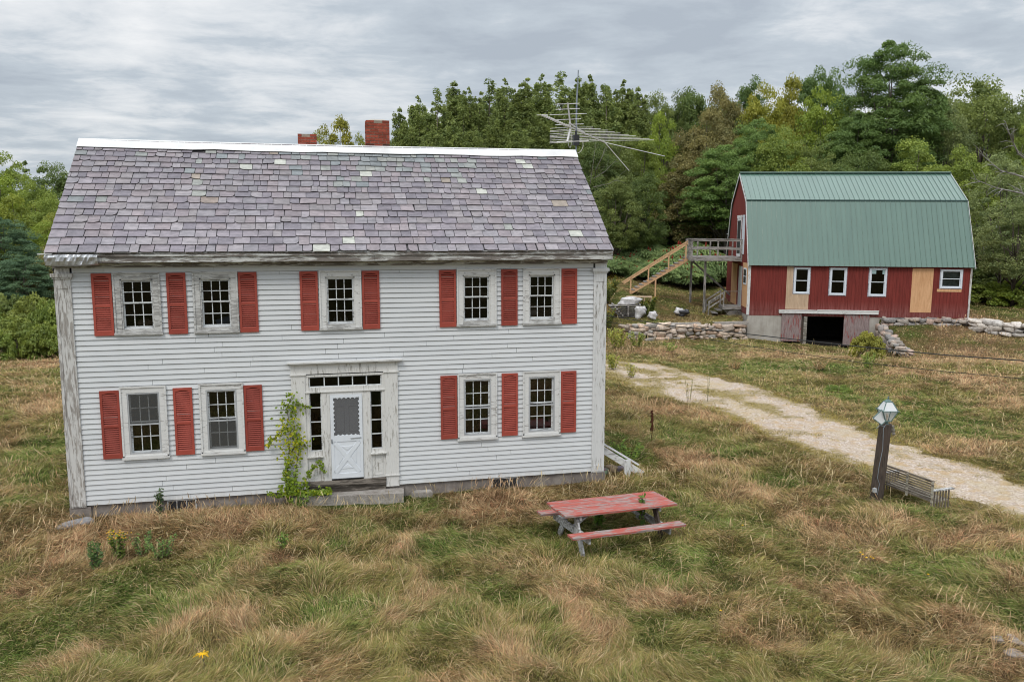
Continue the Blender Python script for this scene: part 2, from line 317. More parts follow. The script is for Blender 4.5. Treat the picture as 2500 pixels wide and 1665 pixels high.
def np_mesh(name, verts, nper, quads, colors=None, tint=None, mat=None, parent=None):
    """verts (N,nper,3); quads: index tuples inside each item; colours per item vertex"""
    N = len(verts); me = bpy.data.meshes.new(name); V = verts.reshape(-1, 3).astype(np.float32)
    q = np.array(quads, dtype=np.int32); k = q.shape[1]; F = (q[None] + (np.arange(N, dtype=np.int32) * nper)[:, None, None]).reshape(-1)
    nf = N * len(quads); me.vertices.add(len(V)); me.vertices.foreach_set('co', V.ravel()); me.loops.add(len(F)); me.loops.foreach_set('vertex_index', F)
    me.polygons.add(nf); me.polygons.foreach_set('loop_start', np.arange(0, nf * k, k, dtype=np.int32)); me.polygons.foreach_set('loop_total', np.full(nf, k, dtype=np.int32))
    me.update(calc_edges=True)
    if colors is not None:
        at = me.color_attributes.new('Col', 'FLOAT_COLOR', 'POINT'); at.data.foreach_set('color', colors.astype(np.float32).ravel())
    if tint is not None:
        at = me.attributes.new('tint', 'FLOAT', 'POINT'); at.data.foreach_set('value', tint.astype(np.float32).ravel())
    if mat: me.materials.append(mat)
    o = bpy.data.objects.new(name, me); col.objects.link(o)
    if parent: o.parent = parent
    return o
def empty(name, label=None, cat=None, group=None, loc=(0, 0, 0), rz=0):
    o = bpy.data.objects.new(name, None); col.objects.link(o); o.location = loc; o.rotation_euler = (0, 0, rz); return tag(o, label, cat, group)
def tag(o, label=None, cat=None, group=None, kind=None):
    if label: o['label'] = label
    if cat: o['category'] = cat
    if group: o['group'] = group
    if kind: o['kind'] = kind
    return o
def kids(o): return [c for c in bpy.data.objects if c.parent is o]

# ------------------------------------------------------------------ terrain
BO = Vector((31.802, 27.894, .806)); BB = R(-18.98); BT = R(.383)
bex = Vector((math.cos(BB) * math.cos(BT), math.sin(BB) * math.cos(BT), -math.sin(BT))); bey = Vector((-math.sin(BB), math.cos(BB), 0)); bez = bex.cross(bey)
BX = Matrix(((bex.x, bey.x, bez.x, BO.x), (bex.y, bey.y, bez.y, BO.y), (bex.z, bey.z, bez.z, BO.z), (0, 0, 0, 1)))
def uv(x, y):
    dx, dy = x - BO.x, y - BO.y; return dx * bex.x + dy * bex.y, dx * bey.x + dy * bey.y
def ss(x, a, b): t = np.clip((x - a) / (b - a), 0, 1); return t * t * (3 - 2 * t)
_rs = np.random.RandomState(5); _T = _rs.rand(64, 64)
def vn(x, y):
    xi = np.floor(x).astype(int); yi = np.floor(y).astype(int); fx = x - xi; fy = y - yi; fx = fx * fx * (3 - 2 * fx); fy = fy * fy * (3 - 2 * fy)
    a = _T[yi % 64, xi % 64]; b = _T[yi % 64, (xi + 1) % 64]; c_ = _T[(yi + 1) % 64, xi % 64]; d = _T[(yi + 1) % 64, (xi + 1) % 64]
    return (a * (1 - fx) + b * fx) * (1 - fy) + (c_ * (1 - fx) + d * fx) * fy
def fbm(x, y, s, o=3, off=0):
    x = x * s + off * 7.3 + 11; y = y * s + off * 3.1 + 5; r = 0; a = .5; t = 0
    for i in range(o): r = r + a * vn(x, y); t += a; x = x * 2.03 + 9.1; y = y * 2.03 + 4.7; a *= .5
    return r / t
DN = [(17.6, 21.0), (17.92, 15.36), (18.18, 10.23), (19.2, 7.28), (19.25, 3.28), (19.45, .87), (20.0, -.91), (20.35, -2.83), (20.75, -4.61), (21.1, -8.), (21.2, -14)]
DF = [(18.6, 24.5), (19.34, 19.37), (21.13, 16.9), (22.25, 13.0), (22.6, 9.96), (22.5, 5.95), (22.15, 2.4), (22.2, .25), (22.3, -1.72), (22.6, -4.2), (23.2, -8), (23.6, -14)]
def dxy(L, y): p = sorted((b, a) for a, b in L); return np.interp(y, [q[0] for q in p], [q[1] for q in p])
def drive_w(x, y):   # 1 on the driveway
    n = dxy(DN, y); f = dxy(DF, y); return ss(x, n - .85, n + .3) * (1 - ss(x, f - .3, f + .9)) * (1 - ss(y, 20, 25))
def base_h(x, y):
    x = np.asarray(x, float); y = np.asarray(y, float); u, v = uv(x, y)
    low = -.3 + (np.interp(u, [-12, -8, 0, 2, 4, 7.5, 12, 25], [-.3, -.52, -.66, -.84, -1.08, -1.22, -1.0, -.6]) + .3) * ss(v, -15, -1.5)
    ve = np.interp(u, [-9, -8, -6, -3, -.3, .5, 7.4, 8.0, 8.2, 12.9, 14.3, 17, 30], [-2.5, -3.0, -2.1, -1.35, -.5, 4.2, 4.2, -.4, -.3, -.6, -2.0, -4.0, -9.])
    wd = np.interp(u, [-14, -8.2, -7.6, 0, 7.6, 8.2, 12.8, 13.4, 30], [6., 2.5, .35, .3, .3, .5, .5, .3, .6])
    T = .38 + .1 * np.clip(v, 0, 12) + .2 * np.clip(-u - 2.3, 0, 5.2) * ss(v, -2.5, 3)
    T = np.where(u > 8, .68 + .05 * np.clip(v, 0, 10), T); T = T + .035 * np.clip(v - 12, 0, 60)
    far = ss(u, -40, -14)                                   # terrace fades out to the left
    h = low + (T - low) * ss(v, ve - wd / 2, ve + wd / 2) * far
    # grass bank piled against the right part of the barn
    bk = ss(u, 7.5, 8.6) * (1 - ss(u, 20, 30)) * np.clip(1 - (ve - v) / 7.5, 0, 1) * (v < ve); top = np.where(u < 13, .40, .15)
    h = np.where((v < ve) & (u > 7.4), low + np.maximum(0, (top - low)) * bk ** 1.3, h)
    return h
def relief(x, y):
    d = np.hypot(x - CAM.x, y - CAM.y); near = np.clip(1.3 - d / 70, .25, 1) * (1 - drive_w(x, y)) * np.clip(np.maximum.reduce([np.abs(x - 6.2) - 6.3, -.05 - y, np.full_like(x, -9.)]) / 1.2, .15, 1)
    r = (fbm(x, y, .85, 3) - .5) * .46 + (fbm(x, y, 2.3, 2, 3) - .5) * .20
    return r * near
def gh(x, y):
    x = np.asarray(x, float); y = np.asarray(y, float); return base_h(x, y) + relief(x, y)
def ghf(x, y): return float(gh(np.array([x]), np.array([y]))[0])
GP=[(17.07,-0.81,0.9,1.32),(13.94,-3.1,1.06,1.38),(14.24,-4.15,0.65,0.75),(18.57,-3.51,1.17,1.1),(18.15,-2.97,0.65,0.81),(16.8,-6.82,1.34,1.27),(16.39,-8.36,0.91,1.05),(12.13,-5.13,0.67,0.62),(14.38,-9.8,0.72,0.39),(7.12,-0.68,0.89,0.59),(8.87,-5.85,0.38,1.01),(8.41,-5.62,0.46,0.51),(8.28,-3.58,1.28,0.66),(10.88,-4.55,0.84,0.42),(8.76,-6.79,0.29,0.88),(1.51,-4.79,0.9,0.43),(1.2,-5.13,0.4,0.49),(2.44,-5.06,0.95,0.5),(1.21,-6.04,0.46,0.29),(5.87,-2.61,0.53,0.47),(4.99,-4.7,0.72,0.54),(5.65,-5.61,0.53,0.48),(-1.66,1.45,0.68,0.68),(-0.61,0.97,0.55,0.66),(-2.22,6.26,0.82,2.58),(27.22,5.47,1.0,0.94),(24.8,4.29,1.4,1.37),(25.72,2.52,1.21,1.26),(25.11,8.32,1.03,1.04),(26.74,15.41,3.08,1.91),(26.51,22.41,2.35,1.7),(16.43,3.93,0.79,0.64),(16.98,2.06,0.75,0.71),(14.3,3.49,0.5,1.23),(16.83,-0.5,1.02,0.77),(10.9,-3.81,1.05,0.69),(-1.74,3.45,0.74,1.23)]
TP=[(0.55,-1.58,1.07,1.27),(1.94,-0.98,1.08,0.68),(0.17,-3.72,0.62,0.59),(3.91,-1.43,1.23,0.78),(4.16,-6.03,0.37,0.45),(1.73,-6.47,0.74,0.34),(3.26,-5.54,0.46,0.32),(5.04,-6.76,0.7,0.54),(4.68,-3.9,0.92,0.4),(8.98,-0.99,0.59,1.33),(7.61,-3.2,0.78,0.45),(9.79,-1.38,0.39,0.86),(9.48,-6.38,0.59,0.4),(6.76,-6.09,0.44,0.46),(8.08,-8.23,0.84,0.23),(9.36,-7.18,0.64,0.57),(15.6,1.05,1.29,1.04),(15.49,-1.89,0.73,1.3),(17.14,-2.61,1.17,0.39),(17.42,-4.21,0.6,0.71),(15.75,-4.12,1.25,0.48),(16.02,-4.84,0.94,0.5),(18.4,-5.39,1.09,0.79),(18.94,-6.04,0.79,1.53),(17.52,-7.34,0.63,0.62),(14.41,-6.82,0.66,0.46),(14.6,-7.33,0.57,0.35),(16.02,-6.02,0.54,0.33),(12.26,-7.99,0.44,0.5),(11.35,-6.4,0.46,0.51),(15.2,-9.18,0.84,0.37),(14.65,-9.63,0.88,0.4),(23.08,21.87,2.48,2.39),(29.9,18.92,2.97,1.87),(43.94,23.54,2.89,4.19),(36.81,17.36,2.91,2.49),(31.62,12.3,2.07,1.46),(40.03,16.62,2.25,5.18),(32.96,10.08,2.03,2.27),(29.62,5.58,1.23,1.0),(23.91,0.85,1.67,0.8),(18.26,5.78,1.15,0.95),(17.04,7.51,1.79,1.04),(15.03,2.09,0.73,0.45),(19.09,4.27,1.11,0.87),(-4.19,12.56,1.02,1.97),(-7.48,22.94,1.11,2.05)]
GREEN = np.array((.180, .255, .062)); OLIVE = np.array((.295, .262, .088)); TAN = np.array((.60, .385, .225)); BROWN = np.array((.36, .225, .120)); STRAW = np.array((.80, .64, .38))
def field(x, y):
    """how green and how tan the grass is at a place (0..1 each)"""
    wx = x + (fbm(x, y, .9, 2, 21) - .5) * 1.6; wy = y + (fbm(x, y, .9, 2, 27) - .5) * 1.6
    def amt(P):
        a = np.zeros_like(x)
        for px, py, rx, ry in P:
            rx = max(rx, .35); ry = max(ry, .45); a = np.maximum(a, np.exp(-1.1 * (((wx - px) / rx) ** 2 + ((wy - py) / ry) ** 2)))
        return a
    g = amt(GP); t = amt(TP); n = fbm(x, y, .5, 3, 1) * .6 + fbm(x, y, 1.5, 3, 2) * .4; n2 = fbm(x, y, .42, 3, 9) * .6 + fbm(x, y, 1.9, 3, 8) * .4
    m = fbm(x, y, 1.3, 3, 17); m = m * .6 + fbm(x, y, 4.2, 2, 19) * .4; g = np.clip(g * (.35 + 1.3 * m) + ss(n, .49, .64) * .65 - t * .4, 0, 1); t = np.clip(t * (.10 + 1.5 * m) + ss(n2, .54, .67) * .55 - g * .5, 0, .9)
    return g, t
def gcol(x, y, jit=None):
    g, t = field(x, y)
    if jit is not None: g = np.clip(g * .85 + jit.normal(size=len(x)) * .20, 0, 1); t = np.clip(t * .85 + jit.normal(size=len(x)) * .20, 0, 1)
    b = ss(fbm(x, y, .7, 3, 14), .45, .66) + np.exp(-((y + .3) / 1.6) ** 2) * (x < 13) * (x > -2) * .9; b = np.clip(b, 0, 1)
    c = OLIVE[None] * (1 - b[:, None]) + (BROWN * .6 + OLIVE * .4)[None] * b[:, None]
    c = c * (1 - g[:, None]) + GREEN[None] * g[:, None]; c = c * (1 - t[:, None]) + TAN[None] * t[:, None]; return c, g, t
def axis(lo, hi, st, ext, mul=1.22):
    a = list(np.arange(lo, hi + 1e-6, st)); s = st; x = a[-1]
    while x < ext: s *= mul; x += s; a.append(x)
    s = st; x = a[0]; 
    while x > -ext: s *= mul; x -= s; a.insert(0, x)
    return np.array(a)
def make_ground():
    xs = axis(-14, 50, .22, 700); ys = axis(-13, 44, .22, 900); X, Y = np.meshgrid(xs, ys); x = X.ravel(); y = Y.ravel(); z = gh(x, y)
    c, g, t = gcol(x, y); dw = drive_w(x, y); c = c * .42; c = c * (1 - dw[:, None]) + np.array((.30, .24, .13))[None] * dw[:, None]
    nx, ny = len(xs), len(ys); i = np.arange(ny - 1)[:, None] * nx + np.arange(nx - 1)[None]; q = np.stack([i, i + 1, i + nx + 1, i + nx], -1).reshape(-1, 4)
    me = bpy.data.meshes.new('ground'); V = np.stack([x, y, z], 1); me.vertices.add(len(V)); me.vertices.foreach_set('co', V.ravel()); F = q.ravel().astype(np.int32); me.loops.add(len(F)); me.loops.foreach_set('vertex_index', F)
    me.polygons.add(len(q)); me.polygons.foreach_set('loop_start', np.arange(0, len(F), 4, dtype=np.int32)); me.polygons.foreach_set('loop_total', np.full(len(q), 4, dtype=np.int32)); me.polygons.foreach_set('use_smooth', np.ones(len(q), bool)); me.update(calc_edges=True)
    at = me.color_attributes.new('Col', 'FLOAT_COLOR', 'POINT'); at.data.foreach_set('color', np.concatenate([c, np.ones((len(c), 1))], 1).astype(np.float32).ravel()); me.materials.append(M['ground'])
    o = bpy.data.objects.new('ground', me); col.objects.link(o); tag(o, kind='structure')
make_ground()
def gravel_fac(x, y):
    """how much bare gravel shows at a place on the driveway"""
    a = dxy(DN, y) - .2; b = dxy(DF, y) + .25; t = np.abs((x - (a + b) / 2) / ((b - a) / 2)); s = fbm(x, y, 1.2, 4, 61); s2 = fbm(x * 1.6, y * .55, 1.0, 3, 66)
    k = 1.25 - ss(t, .50, 1.15) * 1.0 - ss(s, .44, .62) * .50 - ss(s2, .50, .64) * .35 - ss(y, 9, 19) * .42 - np.exp(-(t / .24) ** 2) * (.15 + .9 * ss(fbm(x, y, .7, 3, 71), .40, .62))
    return np.clip(k, 0, 1)
def make_drive():
    mb = MB(); ys = np.arange(-14, 22.5, .12); n = 22; prev = None; rr = random.Random(3)
    grid = []
    for j, y in enumerate(ys):
        a = float(dxy(DN, y)); b = float(dxy(DF, y)); wv = (fbm(np.array([y]), np.array([1.]), 1.6, 4, 2)[0] - .5) * 1.6; wv2 = (fbm(np.array([y]), np.array([9.]), 1.6, 4, 5)[0] - .5) * 1.5
        a += wv + rr.uniform(-.07, .07) - .5; b += wv2 + rr.uniform(-.07, .07) + .55; fade = 1 - float(ss(y, 16, 22.5)) * .8; m_ = (a + b) / 2; a = m_ + (a - m_) * fade; b = m_ + (b - m_) * fade
        x = np.linspace(a, b, n); grid.append([(xx, y, zz) for xx, zz in zip(x, gh(x, np.full(n, y)) - .03 + .055 * np.clip(np.sin(np.linspace(0, math.pi, n)) * 3.5, 0, 1))])
    for row in grid: mb.v += row
    cx_ = np.array([[p[0] for p in r] for r in grid]); cy_ = np.array([[p[1] for p in r] for r in grid]); tt = np.abs(np.linspace(-1, 1, n))[None]
    fac = gravel_fac(cx_.ravel(), cy_.ravel()).reshape(cx_.shape)
    for j in range(len(ys) - 1):
        for i in range(n - 1): q = j * n + i; mb.f.append((q, q + 1, q + n + 1, q + n)); f_ = float(fac[j, i]); mb.c.append((f_, f_, f_, .99)); mb.mi.append(0)
    tag(mb.build('driveway', M['gravel'], smooth=True), kind='structure')
make_drive()
# ------------------------------------------------------------------ farmhouse
HL, HD = 12.434, 6.36     # front length, depth
EY, EZ, RY, RZ = -.396, 5.587, 3.18, 8.50
RY, RZ = 2.783, 8.184
HD = 2 * RY
house = empty('farmhouse', 'white two-storey clapboard farmhouse with a purple slate roof and red shutters', 'house')
EXPO = .1155
WUP = [(1.16, 2.11), (2.79, 3.73), (5.51, 6.45), (8.69, 9.64), (10.31, 11.25)]
WLO = [(1.16, 2.11), (2.81, 3.75), (8.69, 9.65), (10.31, 11.26)]
open_front = [(a + .13, b - .13, 3.92, 5.05) for a, b in WUP] + [(a + .13, b - .13, 1.1, 2.5) for a, b in WLO] + [(4.84, 7.22, -.1, 3.0)]
JR = random.Random(44)
def clap_rows(mb, P, x0, x1, z0, z1, holes=(), xr=None, out=(0, -1, 0)):
    """P maps (x, depth, z) to house space; rows of lapped boards, bottom edge proud"""
    i = 0; z = z0
    while z < z1 - .02:
        zt = min(z + EXPO, z1); a, b = (x0, x1) if xr is None else xr(z)
        cuts = sorted((h[0], h[1]) for h in holes if h[2] < zt - .01 and h[3] > z + .01); segs = []; s = a
        for c0, c1 in cuts:
            if c0 > s: segs.append((s, c0))
            s = max(s, c1)
        if s < b: segs.append((s, b))
        s2 = []
        for s0, s1 in segs:
            while s1 - s0 > 4.2: q = s0 + JR.uniform(1.4, 3.4); s2.append((s0, q - .003)); s0 = q + .003
            s2.append((s0, s1))
        for s0, s1 in s2:
            if s1 - s0 < .02: continue
            mb.m = 0; mb.face([P(s0, .030, z + .004), P(s1, .030, z + .004), P(s1, .004, zt), P(s0, .004, zt)])
            mb.m = 1; mb.face([P(s0, -.004, z + .003), P(s1, -.004, z + .003), P(s1, .030, z + .004), P(s0, .030, z + .004)]); mb.face([P(s0, .0035, z - .006), P(s1, .0035, z - .006), P(s1, .0035, z + .004), P(s0, .0035, z + .004)])  # dark underside and lip: shadow line under each board put into colour
        z += EXPO; i += 1
    return mb
sd_ = MB()
clap_rows(sd_, lambda x, d, z: (x, -d, z), .30, HL - .30, .0, 5.15, open_front)
rk = lambda z: (0.02, HD - .02) if z < 5.3 else ((z - 5.3) / (RZ - 5.3) * RY, HD - (z - 5.3) / (RZ - 5.3) * RY)
clap_rows(sd_, lambda x, d, z: (-d, HD - x, z), 0, 0, 0., RZ - .12, (), rk)
clap_rows(sd_, lambda x, d, z: (HL + d, x, z), 0, 0, 0., RZ - .12, (), rk)
clap_rows(sd_, lambda x, d, z: (HL - x, HD + d, z), 0, HL, 0., 5.4)
sd_.build('wall', [M['siding'], simple('siding_lap_shade', (.13, .13, .135, 1), .9, .1)], house)  # second material is the painted shade below the laps
b = MB()   # inner shell keeps the rooms dark
for z in (.02, 2.72, 2.90, 5.5): b.box(.05, HL - .05, .13, HD - .1, z - .01, z)
for x in (.04, 4.6, 7.4, HL - .06): b.box(x, x + .02, .13, HD - .05, 0, 5.5)
b.box(.05, HL - .05, 4.2, 4.22, 0, 5.5)
b.build('room_interior', M['dark'], house)
b = MB(); b.box(.06, HL - .06, .03, HD - .06, -.62, -.004); b.box(-.02, .42, -.02, .3, -.6, -.035); b.box(HL - .35, HL + .04, -.03, .5, -.6, -.04); b.build('foundation', M['foundation'], house)
# corner boards with panel mouldings and capitals
for sgn, x0, mat in ((-1, 0.0, 'white_old_v'), (1, HL - .335, 'white_trim_v')):
    b = MB(); x1 = x0 + .335
    b.box(x0, x1, -.040, .0, -.03, 5.07); b.box(x0 if sgn < 0 else x1 - .02, (x0 + .02) if sgn < 0 else x1, .002, .30, -.03, 5.07)
    for a, c_ in ((x0 + .004, x0 + .06), (x1 - .06, x1 - .004)): b.box(a, c_, -.054, -.0405, .0, 5.03)
    b.box(x0 + .0605, x1 - .0605, -.054, -.0405, 4.82, 5.03)
    b.box(x0 + .0605, x1 - .0605, -.054, -.0405, .0, .16)
    cb = b.build('corner_board', M[mat], house)
    c = MB(); c.box(x0 - .045, x1 + .045, -.105, .05, 5.072, 5.145); c.box(x0 - .02, x1 + .02, -.08, .05, 5.03, 5.0715); c.build('capital', M[mat], cb)
    c = MB(); c.box(x0 + .03, x1 - .01, -.06, 0, 5.146, 5.37); c.build('frieze_block', M[mat], cb)
b = MB(); 
fx = .365
for x in (1.0, 2.1, 3.25, 4.4, 5.6, 6.7, 7.8, 8.9, 10.0, 11.1, HL - .345): b.box(fx, x - .009, -.036, 0, 5.155, 5.262); fx = x
b.box(.365, HL - .345, -.028, -.001, 5.156, 5.261); b.build('frieze_board', M['siding'], house)
b = MB(); b.box(.0, HL, -.085, 0, 5.264, 5.345); b.box(.0, HL, -.12, 0, 5.3455, 5.372); b.build('bed_moulding', M['fascia'], house)
b = MB(); b.box(.0, HL, -.355, .02, 5.3725, 5.385); b.build('soffit', M['sill_dark'], house)
b = MB(); x = .0
for i, w_ in enumerate((1.05, 2.6, 3.1, 2.7, 2.96)):
    dz = (-.004, .003, 0, .004, 0)[i]; b.box(x + .004, min(x + w_, HL + .02), -.37, -.3555, 5.375 + dz, 5.548 + dz); x += w_
b.box(-.02, HL + .02, -.402, -.3705, 5.505, 5.560)
b.box(HL - .25, HL + .03, -.36, .3, 5.36, 5.5)
b.build('fascia', M['fascia'], house)
rr = random.Random(8); b = MB(); n = 26; rows = []   # crumpled sheet metal over the left end of the fascia
for i in range(n + 1):
    x = -.03 + 1.02 * i / n; dd = 1 - max(0, (i / n - .55)) * 1.1
    rows.append([(x, -.412 - .03 * rr.random(), 5.555), (x, -.425 - .055 * rr.random(), 5.49 + .02 * rr.random()), (x, -.41 - .05 * rr.random(), 5.42), (x, -.40 - .03 * rr.random(), 5.33 + .05 * (1 - dd) + .02 * rr.random()), (x, -.33, 5.31 + .05 * (1 - dd))])
for i in range(n):
    for k in range(4): b.face([rows[i][k + 1], rows[i + 1][k + 1], rows[i + 1][k], rows[i][k]])
b.build('crumpled_flashing', simple('crumpled_aluminium', (.52, .53, .55, 1), .35, .6, .12, 4, .55), house)

def window(x0, x1, z0, z1, upper, screen=None):
    cw = .14; mat = M['sill'] if upper and x0 < 3 else M['white_trim']
    b = MB(); y = -.050
    for a in ((x0, x0 + cw), (x1 - cw, x1)): b.box(a[0], a[1], y, .01, z0 + .05, z1 - .0)
    b.box(x0 + cw, x1 - cw, y, .01, z1 - cw, z1)
    for a in ((x0 - .006, x0 + .03), (x1 - .03, x1 + .006)): b.box(a[0], a[1], y - .02, y - .0005, z0 + .05, z1 - .03)
    b.box(x0 - .006, x1 + .006, y - .02, y - .0005, z1 - .0295, z1 + .008)
    if not upper: b.box(x0 + cw, x1 - cw, y, .01, z0 + .055, z0 + .115); b.box(x0 - .006, x1 + .006, y - .02, y - .0005, z0 + .052, z0 + .08)
    b.box(x0 + cw - .004, x0 + cw + .028, -.03, .10, z0 + .07, z1 - cw); b.box(x1 - cw - .028, x1 - cw + .004, -.03, .10, z0 + .07, z1 - cw); b.box(x0 + cw, x1 - cw, -.03, .10, z1 - cw - .03, z1 - cw - .001)
    wn = b.build('window', mat, house)
    s = MB(); s.box(x0 - .02, x1 + .02, -.085, .06, z0, z0 + .048)
    if upper: s.box(x0 + cw, x1 - cw, -.045, .1, z0 + .049, z0 + .13)
    s.build('sill', M['sill'] if upper else M['white_trim'], wn)
    ax, bx = x0 + cw + .028, x1 - cw - .028; bz, tz = z0 + (.131 if upper else .116), z1 - cw - .03; mz = bz + (tz - bz) * .52
    for nm, (s0, s1), yy in (('sash', (mz - .0, tz), .012), ('sash', (bz, mz + .03), .050)):
        s = MB(); fw = .034
        s.box(ax, ax + fw, yy, yy + .033, s0, s1); s.box(bx - fw, bx, yy, yy + .033, s0, s1)
        s.box(ax + fw, bx - fw, yy, yy + .033, s1 - fw, s1); s.box(ax + fw, bx - fw, yy, yy + .033, s0, s0 + (fw if yy < .03 else .05))
        W_ = bx - ax - 2 * fw
        for k in (1, 2): xx = ax + fw + W_ * k / 3; s.box(xx - .0095, xx + .0095, yy + .004, yy + .03, s0 + fw, s1 - fw)
        zz = (s0 + s1) / 2 + (.008 if yy > .03 else 0)
        for k in range(3):
            xa = ax + fw + W_ * k / 3 + (.0095 if k else 0); xb = ax + fw + W_ * (k + 1) / 3 - (.0095 if k < 2 else 0); s.box(xa, xb, yy + .004, yy + .03, zz - .0095, zz + .0095)
        sa = s.build(nm, M['sash'], wn)
        g = MB(); g.face([(ax + .02, yy + .017, s0 + .01), (bx - .02, yy + .017, s0 + .01), (bx - .02, yy + .017, s1 - .01), (ax + .02, yy + .017, s1 - .01)]); g.build('pane', M['glass' if upper else 'glass_low'], wn)
    if not upper:     # aluminium storm frame
        s = MB(); q = .03; sx0, sx1, sz0, sz1 = ax - .026, bx + .026, bz - .0, tz + .028; yy = -.046
        s.box(sx0, sx0 + q, yy, yy + .02, sz0, sz1); s.box(sx1 - q, sx1, yy, yy + .02, sz0, sz1); s.box(sx0 + q, sx1 - q, yy, yy + .02, sz1 - q, sz1); s.box(sx0 + q, sx1 - q, yy, yy + .02, sz0, sz0 + q)
        zc = mz - .05; s.box(sx0 + q, sx1 - q, yy, yy + .02, zc, zc + .032); s.build('storm_frame', M['storm'], wn)
        if screen:
            za, zb = (zc + .032, sz1 - q) if screen == 'top' else (sz0 + q, zc)
            g = MB(); g.box(sx0 + q, sx1 - q, yy + .006, yy + .010, za, zb); g.build('insect_screen', SCREEN, wn)
    else:
        for xx in (x0 + .19, x1 - .19): s = MB(); s.tube([(xx, -.052, z1 - .09), (xx, -.072, z1 - .09)], .012, 6); s.build('screw', M['storm'], wn)
    return wn
def screen_mat(name, c, a):
    m = bpy.data.materials.new(name); m.use_nodes = True; nt = m.node_tree; nt.nodes.clear(); o = nd(nt, 'ShaderNodeOutputMaterial'); d = nd(nt, 'ShaderNodeBsdfDiffuse'); d.inputs[0].default_value = c
    t = nd(nt, 'ShaderNodeBsdfTransparent'); x = nd(nt, 'ShaderNodeMixShader', _Fac=a); nt.links.new(t.outputs[0], x.inputs[1]); nt.links.new(d.outputs[0], x.inputs[2]); nt.links.new(x.outputs[0], o.inputs[0]); return m
SCREEN = screen_mat('window_screen_mesh', (.12, .12, .115, 1), .36)
for i, (a, c) in enumerate(WUP): window(a, c, 3.79, 5.150, True)
for i, (a, c) in enumerate(WLO): window(a, c, .998, 2.640, False, {0: 'top', 1: 'bottom'}.get(i))
# things standing in the windows
o = MB(); rr = random.Random(2)
for k in range(26): o.stone((1.78 + rr.uniform(-.18, .16), .26 + rr.uniform(-.07, .1), 3.99 + rr.uniform(0, .07)), (.12, .1, .09), k)
tag(o.build('knitted_throw', simple('brown_knit', (.20, .14, .11, 1), .95, .1, .5, 30), smooth=True), 'brown speckled throw heaped inside the upper window nearest the left corner', 'throw')
o = MB(); o.stone((3.40, .30, 4.02), (.38, .2, .20), 4, jit=.3); o.stone((3.52, .28, 3.98), (.2, .2, .15), 6)
tag(o.build('folded_cloth', simple('blue_grey_cloth', (.10, .14, .20, 1), .9, .1, .3, 8), smooth=True), 'blue-grey cloth heaped inside the second upper window from the left', 'cloth')
for i, x in enumerate((5.83, 5.98, 6.12)):
    o = MB(); o.tube([(x, .2, 3.94), (x, .2, 4.02), (x, .2, 4.035), (x, .2, 4.06)], [.024, .024, .010, .010], 10)
    tag(o.build('bottle', simple('dusty_bottle', (.10, .10, .10, 1), .3, .5), smooth=True), ('left', 'middle', 'right')[i] + ' one of three dusty bottles inside the middle upper window', 'bottle', 'bottles on the inner sill of the middle upper window')
o = MB(); o.tube([(3.47, .14, 1.13), (3.47, .14, 1.24), (3.47, .14, 1.26), (3.47, .14, 1.31)], [.03, .03, .012, .012], 10)
tag(o.build('spray_bottle', simple('pale_bottle', (.38, .38, .38, 1), .4, .4), smooth=True), 'pale bottle behind the lower screen of the ground-floor window left of the vine', 'bottle')
o = MB(); o.stone((10.66, .25, 4.05), (.22, .12, .15), 9); tag(o.build('pillow', simple('pale_fabric', (.20, .19, .19, 1), .9), smooth=True), 'pale cushion in the upper window nearest the right corner', 'cushion')

def shutter_mesh(h):
    b = MB(); w_ = .40; st = .05; y0, y1 = -.034, 0.0; tr = .085; br = .10; mid = h * .475
    b.box(0, st, y0, y1, 0, h); b.box(w_ - st, w_, y0, y1, 0, h); b.box(st, w_ - st, y0, y1, 0, br); b.box(st, w_ - st, y0, y1, mid - .028, mid + .028)
    arch = [(st, y0, h), (st, y0, h - tr)] + [(st + (w_ - 2 * st) * k / 10, y0, h - tr + .03 * math.sin(math.pi * k / 10)) for k in range(1, 10)] + [(w_ - st, y0, h - tr), (w_ - st, y0, h)]
    b.prism(arch, (0, y1 - y0, 0)); b.m = 1; b.box(st, w_ - st, -.006, -.001, br, h - tr + .03); b.m = 0  # backing sheet coloured dark as shade behind the louvers
    for z0, z1 in ((br, mid - .028), (mid + .028, h - tr + .02)):
        n = int(round((z1 - z0) / .046)); dz = (z1 - z0) / n
        for k in range(n):
            z = z0 + k * dz; b.hexa([(st, -.031, z + .001), (w_ - st, -.031, z + .001), (w_ - st, -.012, z + dz * .45), (st, -.012, z + dz * .45), (st, -.027, z + .007), (w_ - st, -.027, z + .007), (w_ - st, -.008, z + dz * .66), (st, -.008, z + dz * .66)])
    return b
protos = {}
def shutter(x, z, h, dx=0, rot=0):
    if h not in protos: protos[h] = o = shutter_mesh(h).build('shutter', [M['shutter'], M['shutter_shade']], house)
    else: o = protos[h].copy(); col.objects.link(o)
    o.location = (x + dx, -.022, z); o.rotation_euler = (0, rot, 0)
for x in (.735, 2.245, 3.752, 5.083, 6.47, 8.27, 9.768, 11.268): shutter(x, 3.787, 1.352, 0, random.uniform(-.004, .004))
for x in (.748, 2.258, 3.766): shutter(x, 1.04, 1.532)
for x in (8.272, 9.774, 11.272): shutter(x, 1.058, 1.552)

